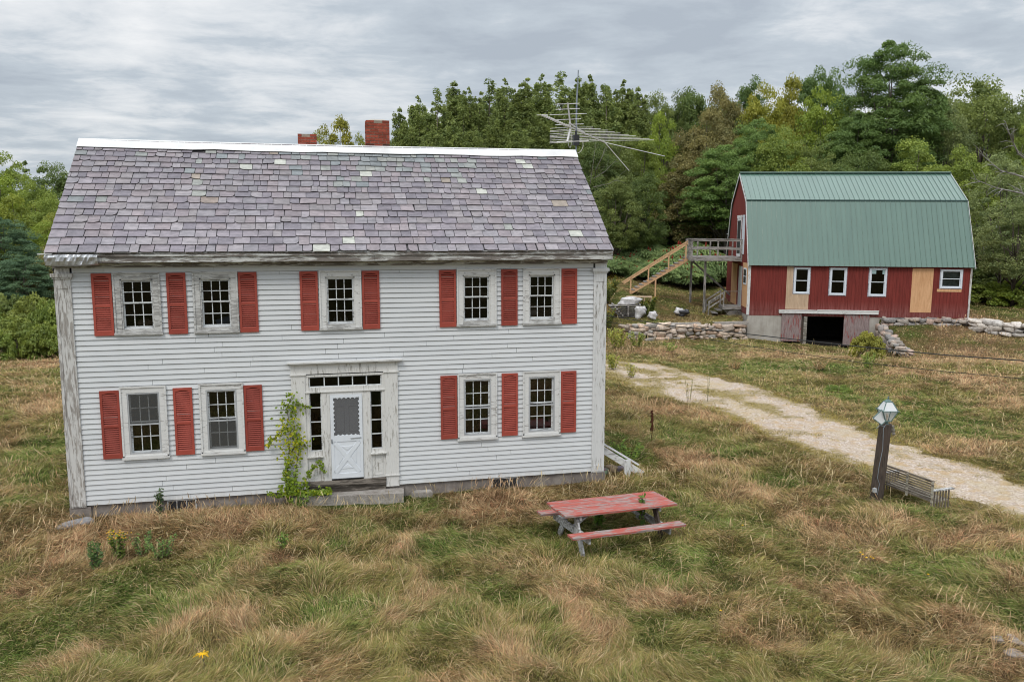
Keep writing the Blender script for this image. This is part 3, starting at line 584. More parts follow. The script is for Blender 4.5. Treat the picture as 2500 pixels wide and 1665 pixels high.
# front door and its surround
ds = MB()
for a in (4.815, 6.94):
    ds.box(a, a + .31, -.065, .0, .265, 2.75); ds.box(a, a + .31, -.055, 0, -.02, .245); ds.box(a - .02, a + .33, -.085, 0, .2455, .2645)
    ds.box(a - .025, a + .335, -.09, 0, 2.7505, 2.775)
ds.box(4.81, 7.255, -.055, 0, 2.7755, 3.005)
ds.box(5.1255, 6.9395, -.05, 0, 2.715, 2.750)
for a, c in ((5.126, 5.205), (6.875, 6.9395)): ds.box(a, c, -.045, .05, .83, 2.7145)
for a, c in ((5.48, 5.60), (6.53, 6.60)): ds.box(a, c, -.05, .05, .215, 2.335)
ds.box(5.2055, 6.8745, -.05, .03, 2.705, 2.7145); ds.box(5.2055, 6.8745, -.05, .05, 2.36, 2.455)
ds.box(5.115, 6.95, -.075, 0, 2.336, 2.359)
for a, c in ((5.126, 5.479), (6.601, 6.9395)):
    ds.box(a, c, -.02, .04, .215, .80); ds.box(a - .01, c + .01, -.10, .04, .801, .829)
    for q in ((a + .06, c - .06, .28, .74),): 
        ds.box(q[0], q[1], -.028, -.0205, q[2], q[2] + .02); ds.box(q[0], q[1], -.028, -.0205, q[3] - .02, q[3]); ds.box(q[0], q[0] + .02, -.028, -.0205, q[2] + .021, q[3] - .021); ds.box(q[1] - .02, q[1], -.028, -.0205, q[2] + .021, q[3] - .021); ds.box(q[0] + .06, q[1] - .06, -.026, -.0205, .56, .66)
        ds.box(q[0] + .06, q[1] - .06, -.026, -.0205, .36, .46)
dsur = ds.build('door_surround', M['pilaster'], house)
b = MB(); b.box(4.745, 7.36, -.16, 0, 3.035, 3.062); b.box(4.79, 7.31, -.12, 0, 3.0055, 3.0345); b.build('cornice', M['white_trim'], dsur)
def lights(x0, x1, z0, z1, nx, nz, name):
    b = MB(); f = .022; yy = -.015
    b.box(x0 - f, x0, yy, .04, z0 - f, z1 + f); b.box(x1, x1 + f, yy, .04, z0 - f, z1 + f); b.box(x0, x1, yy, .04, z1, z1 + f); b.box(x0, x1, yy, .04, z0 - f, z0)
    for k in range(1, nx): x = x0 + (x1 - x0) * k / nx; b.box(x - .013, x + .013, yy + .003, .035, z0, z1)
    for k in range(1, nz): z = z0 + (z1 - z0) * k / nz; b.box(x0, x1, yy + .003, .035, z - .011, z + .011)
    o = b.build(name, M['sash'], house)
    b = MB(); b.face([(x0, .012, z0), (x1, .012, z0), (x1, .012, z1), (x0, .012, z1)]); b.build('pane', M['glass'], o)
lights(5.235, 6.85, 2.475, 2.683, 5, 1, 'transom_window'); lights(5.228, 5.458, .96, 2.31, 1, 4, 'sidelight'); lights(6.623, 6.853, .94, 2.30, 1, 4, 'sidelight')
for a, c in ((5.205, 5.4795), (6.6005, 6.875)): b = MB(); b.box(a, c, -.03, .03, .83, .935 if a < 6 else .915); b.build('sidelight_rail', M['pilaster'], dsur)
b = MB(); b.box(5.6005, 5.668, -.045, .04, .215, 2.335); b.box(6.41, 6.5295, -.045, .04, .215, 2.335); b.box(5.6685, 6.4095, -.045, .04, 2.265, 2.335); b.build('door_frame', M['pilaster'], dsur)
b = MB(); b.box(5.6, 6.53, .07, .11, .2, 2.34)
for a, c, z0, z1 in ((5.80, 6.00, 1.36, 1.95), (6.10, 6.32, 1.36, 1.95)): 
    b.m = 1; b.box(a, c, .06, .0695, z0 - .016, z0); b.box(a, c, .06, .0695, z1, z1 + .016)  # panel mouldings coloured dark in place of groove shade
    b.box(a, a + .012, .06, .0695, z0, z1); b.box(c - .012, c, .06, .0695, z0, z1)
b.build('inner_door', [M['door_grey'], M['screen']], house)
X0, X1, Z0, Z1 = 5.672, 6.406, .262, 2.262
b = MB(); yf, yb = -.075, -.046; sx0, sx1, sz0, sz1 = 5.745, 6.34, 1.295, 2.195
b.box(X0, sx0 - .0005, yf, yb, Z0, Z1); b.box(sx1 + .0005, X1, yf, yb, Z0, Z1); b.box(sx0, sx1, yf, yb, sz1, Z1); b.box(sx0, sx1, yf, yb, 1.15, sz0); b.box(sx0, sx1, yf, yb, Z0, .38); b.box(sx0, sx1, yf + .012, yb, .3805, 1.1495)
# scalloped edge round the screen
def scal(p0, p1, n, nx, nz):
    for k in range(n):
        ax, az = p0[0] + (p1[0] - p0[0]) * k / n, p0[1] + (p1[1] - p0[1]) * k / n; bx, bz = p0[0] + (p1[0] - p0[0]) * (k + 1) / n, p0[1] + (p1[1] - p0[1]) * (k + 1) / n; h = .030
        poly = [(ax, yf + .004, az)]
        for j in range(7):
            t = j / 6; d = h * (1 - math.sin(math.pi * t)); poly.append((ax + (bx - ax) * t + nx * d, yf + .004, az + (bz - az) * t + nz * d))
        poly.append((bx, yf + .004, bz)); b.prism(poly, (0, .004, 0))
scal((sx0, sz1), (sx1, sz1), 6, 0, -1); scal((sx0, sz0), (sx1, sz0), 6, 0, 1); scal((sx0, sz0), (sx0, sz1), 9, 1, 0); scal((sx1, sz0), (sx1, sz1), 9, -1, 0)
for a, c in (((5.76, .40), (6.32, 1.13)), ((5.76, 1.13), (6.32, .40))): b.bar((a[0], yf + .009, a[1]), (c[0], yf + .009, c[1]), .095 if a[1] < .5 else .094, .018 if a[1] < .5 else .016, (0, -1, 0))
cx_, cz_ = 6.04, .765
for dx, dz in ((0, .27), (0, -.27), (.2, 0), (-.2, 0)):
    if dx == 0: t = [(-.13, .0), (.13, .0), (0, -.10 * np.sign(dz))]
    else: t = [(0, -.16), (0, .16), (-.10 * np.sign(dx), 0)]
    b.prism([(cx_ + dx + q[0], yf + .002, cz_ + dz + q[1]) for q in t], (0, .012, 0))
door = b.build('storm_door', M['door_white'], house)
b = MB(); b.box(sx0, sx1, yf + .010, yf + .014, sz0, sz1); b.build('door_screen', screen_mat('storm_door_mesh', (.17, .17, .175, 1), .55), door)
b = MB(); b.box(5.685, 5.70, -.095, -.0755, 1.12, 1.22); b.bar((5.692, -.11, 1.14), (5.692, -.11, 1.20), .015, .015, (0, 1, 0)); b.build('handle', M['black'], door)
b = MB(); b.bar((6.12, -.085, 1.222), (6.37, -.085, 1.232), .016, .016); b.build('door_closer', M['storm'], door)
b = MB(); b.box(5.13, 6.935, -.10, .02, .10, .213); b.box(5.15, 6.93, -.05, .02, .035, .0995); b.box(5.13, 6.93, -.02, .02, -.1, .034); b.build('door_sill', M['sill_dark'], house)
b = MB(); b.box(5.1, 6.95, .1, .12, -.1, 2.8); 
for x0, x1, n in ((2.0, 2.63, 3), (9.52, 10.19, 3)):     # cellar windows under the siding
    b = MB(); z0, z1 = -.24, -.012; b.box(x0, x1, -.012, .03, z1 - .022, z1); b.box(x0, x0 + .03, -.012, .03, z0, z1 - .0225); b.box(x1 - .03, x1, -.012, .03, z0, z1 - .0225)
    for k in range(1, n): x = x0 + (x1 - x0) * k / n; b.box(x - .008, x + .008, -.008, .026, z0, z1 - .0225)
    o = b.build('cellar_window', M['sill'], house); g = MB(); g.box(x0 + .03, x1 - .03, .004, .028, z0, z1 - .023); g.build('pane', M['black'], o)

# slate roof
def slates(flip=False, seed=4):
    rn = random.Random(seed); mb = MB(); ey, ry = EY, RY
    sl = math.hypot(RY - EY, RZ - EZ); d = Vector((0, RY - EY, RZ - EZ)) / sl; nrm = Vector((0, -d.z, d.y)); x0, x1 = -.035, HL + .035
    sag = lambda x, s: -.022 * math.sin(math.pi * (x / HL)) * s / sl + .006 * math.sin(x * 1.3 + s * 2) 
    def P(x, s, h):
        p = Vector((x, EY, EZ)) + d * s + nrm * (h + sag(x, s))
        return Vector((p.x, 2 * RY - p.y, p.z)) if flip else p
    base = [(.250, .226, .248), (.222, .200, .226), (.278, .254, .274), (.246, .214, .230), (.275, .240, .252), (.250, .236, .254), (.198, .182, .206), (.300, .278, .292), (.262, .240, .248)]
    green = [(.250, .268, .265), (.235, .255, .258), (.285, .300, .285), (.32, .33, .305), (.220, .242, .250)]
    rows = 17; s = -.03; ex = .243; r = 0
    while s < sl - .05:
        x = x0 - rn.uniform(0, .12) if r % 2 else x0; exr = ex * (1.05 - .012 * r)
        rowc = rn.uniform(.95, 1.05); wob = rn.uniform(0, 6)
        while x < x1:
            w_ = rn.choice((rn.uniform(.15, .22), rn.uniform(.22, .31), rn.uniform(.26, .36))) * (1.12 if r < 9 else .92); xa, xb = max(x, x0), min(x + w_, x1); x += w_
            if xb - xa < .05: continue
            q = s / sl; cx = (xa + xb) / 2
            dens = math.exp(-((cx - 7.0) / 2.0) ** 2 - ((q - .86) / .22) ** 2) * .85 + math.exp(-((cx - 2.9) / .8) ** 2 - ((q - .6) / .25) ** 2) * .14 + .008 + (.14 if q > .9 and 2 < cx < 8.5 else 0)
            if rn.random() < dens: c = rn.choice(green); 
            else: c = rn.choice(base)
            dirty = .90 + .10 * (1 - q); k = rn.uniform(.90, 1.09) * rowc * dirty; u_ = rn.random()
            if u_ < .006: c = (.45, .46, .41); k = 1.0
            elif u_ < .010: c = (.34, .29, .24)
            if not flip and r == 7 and 3.0 < cx < 3.3: c = (.28, .23, .20)
            mb.cur = (c[0] * k, c[1] * k, c[2] * k, 1)
            if not flip and r > 2 and rn.random() < .0025: continue
            gap = .011 if rn.random() > .12 else rn.uniform(.014, .026)
            if r == 0 and rn.random() < .40: gap = rn.uniform(.02, .05)
            j = rn.uniform(-.010, .010) if rn.random() < .8 else rn.uniform(-.03, .025)
            j += .008 * math.sin(cx * 2.1 + wob); sa = s + j; sb = s + exr + .05; lift = .0; rot = rn.uniform(-.012, .012)
            if rn.random() < .012 and r: rot = rn.uniform(-.12, .12); lift = .008
            lc, rc = (rn.uniform(.02, .10) if rn.random() < .16 else 0), (rn.uniform(.02, .10) if rn.random() < .16 else 0)
            lc = min(lc, (xb - xa) * .4); rc = min(rc, (xb - xa) * .4)
            pts = []
            xa += gap / 2; xb -= gap / 2
            if lc: pts += [(xa, sa + lc * rn.uniform(.5, 1.1)), (xa + lc * .35, sa + lc * .3), (xa + lc, sa)]
            else: pts += [(xa, sa)]
            if rn.random() < .25: m_ = rn.uniform(.3, .7); pts.append((xa + (xb - xa) * m_, sa + rn.uniform(-.004, .008)))
            if rc: pts += [(xb - rc, sa), (xb - rc * .35, sa + rc * .3), (xb, sa + rc * rn.uniform(.5, 1.1))]
            else: pts += [(xb, sa)]
            pts += [(xb, sb), (xa, sb)]
            th = rn.uniform(.010, .015); hb = .036 + lift
            def H(q): return hb - (q - sa) / (sb - sa) * .027     # tail sits on the course below
            qq = [(a + rot * (b_ - sa), b_ + rot * (a - xa)) for a, b_ in pts]
            poly = [P(a, b_, H(b_)) for a, b_ in qq]
            nn = nrm.copy(); 
            if flip: nn = Vector((nrm.x, -nrm.y, nrm.z)); poly = poly[::-1]
            mb.prism(poly, nn * th)
        mb.cur = (.035, .032, .034, 1); xs_ = np.linspace(x0, x1, 36)  # near-black strip below each course: shade of the slate joints put into colour
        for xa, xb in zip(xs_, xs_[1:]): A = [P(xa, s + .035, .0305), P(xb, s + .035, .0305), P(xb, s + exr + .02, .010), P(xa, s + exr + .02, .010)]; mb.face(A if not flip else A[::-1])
        s += exr; r += 1
    return mb
roofm = MB(); sl = math.hypot(RY - EY, RZ - EZ); dv = Vector((0, RY - EY, RZ - EZ)) / sl; nv = Vector((0, -dv.z, dv.y))
fr = [Vector((-.02, EY, EZ)), Vector((HL + .02, EY, EZ)), Vector((HL + .02, RY, RZ)), Vector((-.02, RY, RZ))]; roofm.prism([p - nv * .055 for p in fr], nv * .035)
bk = [Vector((p.x, 2 * RY - p.y, p.z)) for p in fr][::-1]; nb = Vector((0, dv.z, dv.y)); roofm.prism([p - nb * .055 for p in bk], nb * .035)
roof = roofm.build('roof', M['sill_dark'], house)
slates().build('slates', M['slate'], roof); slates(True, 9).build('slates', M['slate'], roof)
b = MB(); b.prism([Vector((-.035, EY - .012, EZ)) - nv * .012 + dv * a for a in (0,)] + [Vector((HL + .035, EY - .012, EZ)) - nv * .012, Vector((HL + .035, EY - .012, EZ)) - nv * .012 + dv * .3, Vector((-.035, EY - .012, EZ)) - nv * .012 + dv * .3], nv * .006)
b.bar((-.16, EY - .01, EZ - .02), (.12, EY - .01, EZ - .012), .05, .02); b.build('drip_edge', M['white_metal'], roof)
b = MB(); rr = random.Random(5); nseg = 24; SG = lambda x: -.022 * math.sin(math.pi * x / HL)
for i in range(nseg):
    xa, xb = -.04 + (HL + .08) * i / nseg, -.04 + (HL + .08) * (i + 1) / nseg; ja, jb = SG(xa), SG(xb); k = .34
    if i == 0: wv = [rr.uniform(-.022, .022) for _ in range(nseg + 1)]
    for sgn in (1, -1):
        dd = Vector((0, -dv.y * sgn, -dv.z)); n_ = Vector((0, -dv.z * sgn, dv.y))
        A, B = Vector((xa, RY, RZ + .085 + ja)), Vector((xb, RY, RZ + .085 + jb)); q = [A, B, B + dd * (k + wv[i + 1]) , A + dd * (k + wv[i])]
        if sgn < 0: q = q[::-1]
        b.prism(q[::-1], -n_ * .006)
b.build('ridge_cap', M['white_metal'], roof)
def chimney(x0, x1, y0, y1, zb, zt, seed, cap):
    rn = random.Random(seed); b = MB(); ch = .0755; nrow = int((zt - zb) / ch); b.m = 1; b.box(x0 + .008, x1 - .008, y0 + .008, y1 - .008, zb, zb + nrow * ch - .012); b.m = 0
    for r in range(nrow):
        z = zb + r * ch; off = .105 if r % 2 else 0
        for side in range(4):
            L_ = (x1 - x0) if side % 2 == 0 else (y1 - y0); x = -off
            while x < L_:
                a, c = max(0, x + .004), min(L_, x + .205); x += .21
                if c - a < .03: continue
                if r == nrow - 1 and rn.random() < .30: continue
                k = rn.uniform(.62, 1.15); soot = .35 if r < 3 and seed == 1 and rn.random() < .6 else 1; b.cur = (.30 * k * soot, .072 * k * soot + (.01 if soot < 1 else 0), .045 * k * soot + (.01 if soot < 1 else 0), 1)
                e0, e1 = 0, .09; z1 = z + ch - .013 + rn.uniform(-.002, .002); j = rn.uniform(-.003, .003)
                if side == 0: b.box(x0 + a, x0 + c, y0 + j, y0 + e1, z, z1)
                elif side == 2: b.box(x0 + a, x0 + c, y1 - e1, y1 + j, z, z1)
                elif side == 1: b.box(x1 - e1, x1 + j, y0 + max(a, .0905), y0 + min(c, L_ - .0905), z, z1) if min(c, L_ - .0905) - max(a, .0905) > .02 else None
                else: b.box(x0 + j, x0 + e1, y0 + max(a, .0905), y0 + min(c, L_ - .0905), z, z1) if min(c, L_ - .0905) - max(a, .0905) > .02 else None
    o = b.build('chimney', [M['brick'], M['mortar']], house); z = zb + nrow * ch - .012
    if cap:
        c = MB(); m_ = .10; c.hexa([(x0 + .03, y0 + .03, z + .001), (x1 - .03, y0 + .03, z + .001), (x1 - .03, y1 - .03, z + .001), (x0 + .03, y1 - .03, z + .001), (x0 + .15, y0 + .14, z + .05), (x1 - .15, y0 + .14, z + .05), (x1 - .15, y1 - .14, z + .05), (x0 + .15, y1 - .14, z + .05)]); c.build('mortar_crown', M['concrete'], o)
    return o
c1 = chimney(6.80, 7.405, 2.80, 3.32, 8.08, 8.95, 1, True); chimney(5.06, 5.545, 3.60, 4.05, 7.25, 8.62, 2, False)
b = MB()
for k in range(9): b.stone((6.84 + .066 * k, 2.78, 8.20 + .012 * math.sin(k * 2.2)), (.12, .07, .05), k)
b.build('tar_flashing', M['white_metal'], c1, True)

# ------------------------------------------------------------------ barn (built in its own frame, parented to a placed Empty)
def placed(name, label, cat, group=None):
    o = bpy.data.objects.new(name, None); col.objects.link(o); o.matrix_world = BX; return tag(o, label, cat, group)
barn = placed('barn', 'red gambrel barn with a green metal roof and bare plywood patches', 'barn')
BL, BW = 13.3, 8.89
bwins = [(2.76, 3.71, 1.42, 3.07), (4.93, 5.92, 1.37, 3.07), (7.30, 8.32, 1.34, 3.08), (11.52, 12.78, 1.88, 3.04)]
prof = [(0, 3.2), (1.538, 7.25), (BW / 2, 9.12), (BW - 1.538, 7.25), (BW, 3.2)]
b = MB(); x = .0; rn = random.Random(6)
holes = [(a + .06, c - .06, d + .06, e - .06) for a, c, d, e in bwins]
while x < BL - .01:      # grooved plank front, cut round the windows
    x1 = min(x + .203, BL); a, c = x + .004, x1 - .004; zs = [(.36, 3.15)]
    edges = [a, c]
    for h in holes:
        for q in h[:2]:
            if a + .003 < q < c - .003: edges.append(q)
    edges = sorted(edges)
    for e0, e1 in zip(edges, edges[1:]):
        m_ = (e0 + e1) / 2; hs = [h for h in holes if h[0] < m_ < h[1]]; j = rn.uniform(0, .002)
        segs = [(.36, hs[0][2]), (hs[0][3], 3.16)] if hs else [(.36, 3.16)]
        for z0, z1 in segs: b.box(e0, e1, -.024 - j, .0, z0, z1)
    b.box(a, c, -.030 - j * .5, .0, .02, .352)
    x = x1
# backing behind the grooves
def cutwall(b, x0, x1, z0, z1, holes, y0, y1):
    xs = sorted(set([x0, x1] + [q for h in holes for q in h[:2] if x0 < q < x1]))
    for a, c in zip(xs, xs[1:]):
        m_ = (a + c) / 2; hs = sorted((h[2], h[3]) for h in holes if h[0] < m_ < h[1]); z = z0
        for q0, q1 in hs:
            if q0 > z: b.box(a, c, y0, y1, z, q0)
            z = q1
        if z < z1: b.box(a, c, y0, y1, z, z1)
cutwall(b, 0, BL, .03, 3.15, holes, .001, .08)
b.box(0, BL, BW - .08, BW, .03, 3.2)
for gx, sg in ((0, -1), (BL, 1)):       # gable ends of vertical planks
    y = 0.
    while y < BW - .01:
        y1 = min(y + .203, BW); top = [float(np.interp(q, [p[0] for p in prof], [p[1] for p in prof])) - .02 for q in (y + .004, y1 - .004)]; xa, xb = (gx - .026, gx - .001) if sg < 0 else (gx + .001, gx + .026)
        b.hexa([(xa, y + .004, .03), (xb, y + .004, .03), (xb, y1 - .004, .03), (xa, y1 - .004, .03), (xa, y + .004, top[0]), (xb, y + .004, top[0]), (xb, y1 - .004, top[1]), (xa, y1 - .004, top[1])]); y = y1
    xa, xb = (gx, gx + .05) if sg < 0 else (gx - .05, gx)
    b.prism([(xa, p[0], p[1] - .04) for p in prof] + [(xa, BW, .04), (xa, 0, .04)], (xb - xa, 0, 0))
b.build('wall', M['barn_red'], barn)
b = MB(); b.box(.09, BL - .09, 3.4, 3.45, .1, 3.1); b.box(.1, BL - .1, .09, BW - .1, 3.12, 3.14); b.box(.1, BL - .1, .09, BW - .1, .06, .09)
b.build('loft_floor', M['dark'], barn)
# foundation with the cellar door opening
b = MB(); b.box(.02, 2.14, -.01, .25, -2.6, .015); b.box(7.40, 7.96, -.01, .25, -2.6, .015); b.box(7.96, BL, .0, .25, -2.6, .012); b.box(0, .25, .2505, BW, -2.6, .012); b.box(BL - .25, BL, .2505, BW, -2.6, .012); b.box(0.2505, BL - .2505, BW - .25, BW, -2.6, .012); b.build('foundation', M['concrete'], barn)
b = MB(); b.box(2.0, 8.2, 3.6, 3.7, -2.6, .0); b.box(2.0, 2.1, .3, 3.6, -2.6, 0); b.box(8.1, 8.2, .3, 3.6, -2.6, 0); b.box(2.0, 8.2, .26, 3.6, -2.6, -1.72); b.box(2.0, 8.2, .26, 3.6, -.08, -.01)
b.build('cellar_interior', M['dark'], barn)
b = MB(); b.box(3.34, 3.50, .03, .2, -2.2, .0); b.build('door_post', M['post_wood'], barn); b = MB(); b.box(3.50, 3.70, -.02, .12, -2.2, .0); b.build('door_jamb', M['bare_wood'], barn)
def slab_door(x0, x1, z0, z1, y):
    b = MB(); x = x0
    while x < x1 - .02: c = min(x + .21, x1); b.box(x + .003, c - .003, y - .03, y, z0, z1); x = c
    b.box(x0, x1, y + .001, y + .03, z0 + .01, z1 - .01); return b.build('sliding_door', M['barn_door'], barn)
slab_door(2.12, 3.33, -1.58, .165, -.06); slab_door(5.92, 7.46, -1.80, .165, -.065)
b = MB(); b.box(1.92, 7.94, -.19, -.032, .20, .385); b.box(1.9, 4.2, -.21, -.035, .386, .41); b.box(4.25, 7.96, -.21, -.035, .386, .435); b.build('door_track', M['white_trim'], barn)
def bwin(x0, x1, z0, z1, slider=False, ply=None):
    b = MB(); f = .085; y = -.075
    b.box(x0, x0 + f, y, -.005, z0, z1); b.box(x1 - f, x1, y, -.005, z0, z1); b.box(x0 + f, x1 - f, y, -.005, z1 - f, z1); b.box(x0 + f, x1 - f, y, -.005, z0, z0 + f)
    o = b.build('window', M['window_white'], barn); zm = (z0 + z1) / 2
    for s0, s1, yy in ((zm - .02, z1 - f, -.045), (z0 + f, zm + .02, -.02)):
        s = MB(); q = .045; a, c = x0 + f + .001, x1 - f - .001
        s.box(a, a + q, yy, yy + .03, s0, s1); s.box(c - q, c, yy, yy + .03, s0, s1); s.box(a + q, c - q, yy, yy + .03, s1 - q, s1); s.box(a + q, c - q, yy, yy + .03, s0, s0 + q); s.build('sash', M['window_white'], o)
        g = MB(); g.face([(a + .02, yy + .015, s0 + .02), (c - .02, yy + .015, s0 + .02), (c - .02, yy + .015, s1 - .02), (a + .02, yy + .015, s1 - .02)]); g.build('pane', M['glass'], o)
    s = MB(); e = .05; s.box(x0 - e, x0 - .0005, -.034, -.0265, z0 - .02, z1 + .02); s.box(x1 + .0005, x1 + e, -.034, -.0265, z0 - .02, z1 + .02); s.box(x0 - e, x1 + e, -.034, -.0265, z0 - .045, z0 - .0205)
    s.build('flashing_tape', simple('dirty_window_tape', (.36, .36, .40, 1), .6, .3, .5, 8), o)
    return o
for k, q in enumerate(bwins): wo = bwin(*q)
b = MB(); b.box(11.62, 12.7, .12, .14, 1.9, 3.0); b.build('curtain', M['curtain'], barn)
M['sticker'] = simple('pale_sticker', (.30, .42, .42, 1), .5)
for q in ((7.42, 7.68, 2.72, 2.95), (8.06, 8.2, 2.70, 2.98)): b = MB(); b.box(q[0], q[1], -.062, -.058, q[2], q[3]); b.build('window_sticker', M['sticker'], barn)
for x0, x1, z0, z1, m in ((2.31, 2.70, .45, 3.10, 'ply_grey'), (2.7005, 3.70, .45, 1.395, 'ply_grey'), (9.84, 11.09, .36, 3.09, 'ply'), (11.36, 12.80, 1.66, 1.83, 'ply')):
    b = MB(); b.box(x0, x1, -.040, -.0272, z0, z1); b.build('plywood_patch', M[m], barn)
b = MB()
b.box(-.06, .10, -.05, -.0275, .04, 3.14); b.box(-.055, -.028, -.0275, .10, .04, 3.14); b.build('corner_board', M['white_trim_v'], barn); b = MB()
b.box(BL - .05, BL + .06, -.05, -.0275, .0, 3.12); b.box(BL + .028, BL + .055, -.0275, .10, .0, 3.12)
b.build('corner_board', M['white_old_v'], barn)
# left gable: upper white doors, lower boarded opening, side window
b = MB(); b.box(-.05, -.0275, 2.05, 2.95, 3.80, 6.20); b.box(-.06, -.0505, 2.0, 3.0, 6.201, 6.35)
b.build('loft_door', M['window_white'], barn)
b = MB(); b.box(-.055, -.0275, 3.35, 4.9, 3.62, 6.15); b.box(-.07, -.0275, 3.3, 5.0, 6.151, 6.36); d_ = b.build('loft_door', M['white_trim_v'], barn); b = MB(); b.box(-.062, -.0555, 3.5, 4.75, 3.8, 6.0); b.build('pane', M['black'], d_)
b = MB(); b.box(-.045, -.0272, -.0, 2.02, .46, 3.28); b.build('plywood_patch', M['ply'], barn)
b = MB(); b.box(-.045, -.0272, 4.3, 6.6, .3, 3.1); b.build('plywood_patch', M['ply'], barn)
b = MB(); b.box(-.075, -.046, .55, 1.62, 1.9, 2.95); wo = b.build('window', M['window_white'], barn); b = MB(); b.box(-.079, -.0755, .65, 1.52, 2.0, 2.4); b.box(-.079, -.0755, .65, 1.52, 2.45, 2.85); b.build('pane', M['black'], wo)
b = MB(); b.box(-.06, -.0275, 2.3, 3.5, .25, 3.0); b.build('side_door', M['storm'], barn)
# metal gambrel roof with ribs
M['roof_seam'] = simple('roof_seam_shade', (.05, .085, .072, 1), .6, .2)  # dark shadow tone for lines beside the ribs, set on no face
x0, x1 = -.10, BL + .10; eaves = (-.252, 3.17); brk = (1.538, 7.273); rdg = (BW / 2, 9.153)
mir = lambda p: (BW - p[0], p[1]); roofo = None
def panel(p, q, name, rib=.305):
    b = MB(); P = Vector((0, p[0], p[1])); Q = Vector((0, q[0], q[1])); d = (Q - P); n_ = Vector((0, -d.z, d.y)).normalized()
    if n_.z < 0: n_ = -n_
    A = [Vector((x0, 0, 0)) + P, Vector((x1, 0, 0)) + P, Vector((x1, 0, 0)) + Q, Vector((x0, 0, 0)) + Q]
    if (A[1] - A[0]).cross(A[2] - A[1]).dot(n_) < 0: A = A[::-1]
    b.prism(A, n_ * .012); x = x0 + .02
    while x < x1: b.bar(Vector((x, 0, 0)) + P + n_ * .030, Vector((x, 0, 0)) + Q + n_ * .030, .028, .034, n_); x += rib
    return b.build(name, [M['roof_green'], M['roof_seam']], barn)
panel(eaves, brk, 'roof_lower_slope'); panel((brk[0] - .05, brk[1] - .02), rdg, 'roof_upper_slope'); panel(mir(eaves), mir(brk), 'roof_lower_slope'); panel(mir((brk[0] - .05, brk[1] - .02)), rdg, 'roof_upper_slope')
b = MB(); b.bar((x0 - .02, BW / 2, 9.19), (x1 + .02, BW / 2, 9.19), .34, .035); b.tube([(x0 - .02, BW / 2, 9.20), (x1 + .02, BW / 2, 9.20)], .05, 8)
b.build('ridge_cap', M['roof_green'], barn)
b = MB(); b.bar((x0, brk[0] - .075, brk[1] + .0), (x1, brk[0] - .075, brk[1] + .0), .03, .07); b.build('drip_trim', simple('dark_green_trim', (.05, .09, .085, 1), .5), barn)
for xx in (x0 - .025, x1 + .025):
    b = MB()
    for p, q in ((eaves, brk), (brk, rdg), (mir(eaves), mir(brk)), (mir(brk), rdg)): b.bar((xx, p[0], p[1] - .08), (xx, q[0], q[1] - .08), .022, .16, (0, 0, 1) if abs(q[0] - p[0]) > 2 else (0, -1, 0))
    b.build('rake_board', M['white_trim_v'], barn)

# ---- raised deck with the new stairs
deck = placed('raised_deck', 'grey weathered deck on tall posts at the barn gable with railings', 'deck')
gz = lambda u, v: (lambda P: ghf(P.x, P.y))(BX @ Vector((u, v, 0))) - BO.z + bex.z * 0
DV0, DV1 = 2.6, 6.4
b = MB(); 
for k in range(int((DV1 - DV0) / .145)): b.box(-3.33, -.03, DV0 + .145 * k + .004, DV0 + .145 * (k + 1) - .004, 3.55, 3.585)
b.box(-3.33, -.03, DV0 - .045, DV0 - .001, 3.33, 3.56); b.box(-3.33, -.03, DV1 + .001, DV1 + .045, 3.33, 3.56); b.box(-3.375, -3.331, DV0 - .045, DV1 + .045, 3.33, 3.57)
for k in range(6): x = -3.0 + .55 * k; b.box(x, x + .045, DV0, DV1, 3.35, 3.549)
b.build('platform', M['grey_wood'], deck)
for u, v in ((-2.35, DV0 + .35), (-2.95, DV1 - .6)):
    b = MB(); b.box(u - .07, u + .07, v - .07, v + .07, gz(u, v) - .3, 3.35); b.build('post', M['grey_wood_v'], deck)
b = MB(); b.bar((-2.9, DV1 - .7, 3.2), (-.3, 5.2, .9), .07, .12); b.build('brace', M['grey_wood'], deck)
b = MB()
for v in (DV0, DV1):
    for u in (-3.30, -2.95, -1.62, -.08): b.box(u - .045, u + .045, v - .06, v + .03, 3.3, 4.74)
    for z in (4.14,): b.box(-3.3, -.03, v - .075, v - .0605, z - .07, z + .07)
    b.box(-3.33, -.03, v - .1, v + .06, 4.741, 4.785)
    b.box(-3.3, -.03, v - .075, v - .0605, 4.62, 4.735)
for v in np.linspace(DV0 + .3, DV1 - 1.5, 4): b.box(-3.35, -3.27, v, v + .08, 3.5, 4.74)
b.box(-3.36, -3.26, DV0, DV1 - 1.3, 4.741, 4.785)
b.build('railing', M['grey_wood'], deck)
st = placed('deck_stairs', 'new unpainted lumber stairs climbing to the grey deck', 'stairs')
SV = 5.05; s_top = Vector((-3.36, SV, 3.42)); s_bot = Vector((-7.25, SV, .98))
for v in (SV - .5, SV + .5):
    b = MB(); b.bar((s_top.x, v, s_top.z - .05), (s_bot.x, v, s_bot.z + .0), .05, .24); b.build('stringer', M['lumber'], st)
for k in range(13):
    t = (k + .3) / 13; p = s_top.lerp(s_bot, t); b = MB(); b.box(p.x - .16, p.x + .14, SV - .56, SV + .56, p.z + .07, p.z + .125); b.build('tread', M['grey_wood'], st)
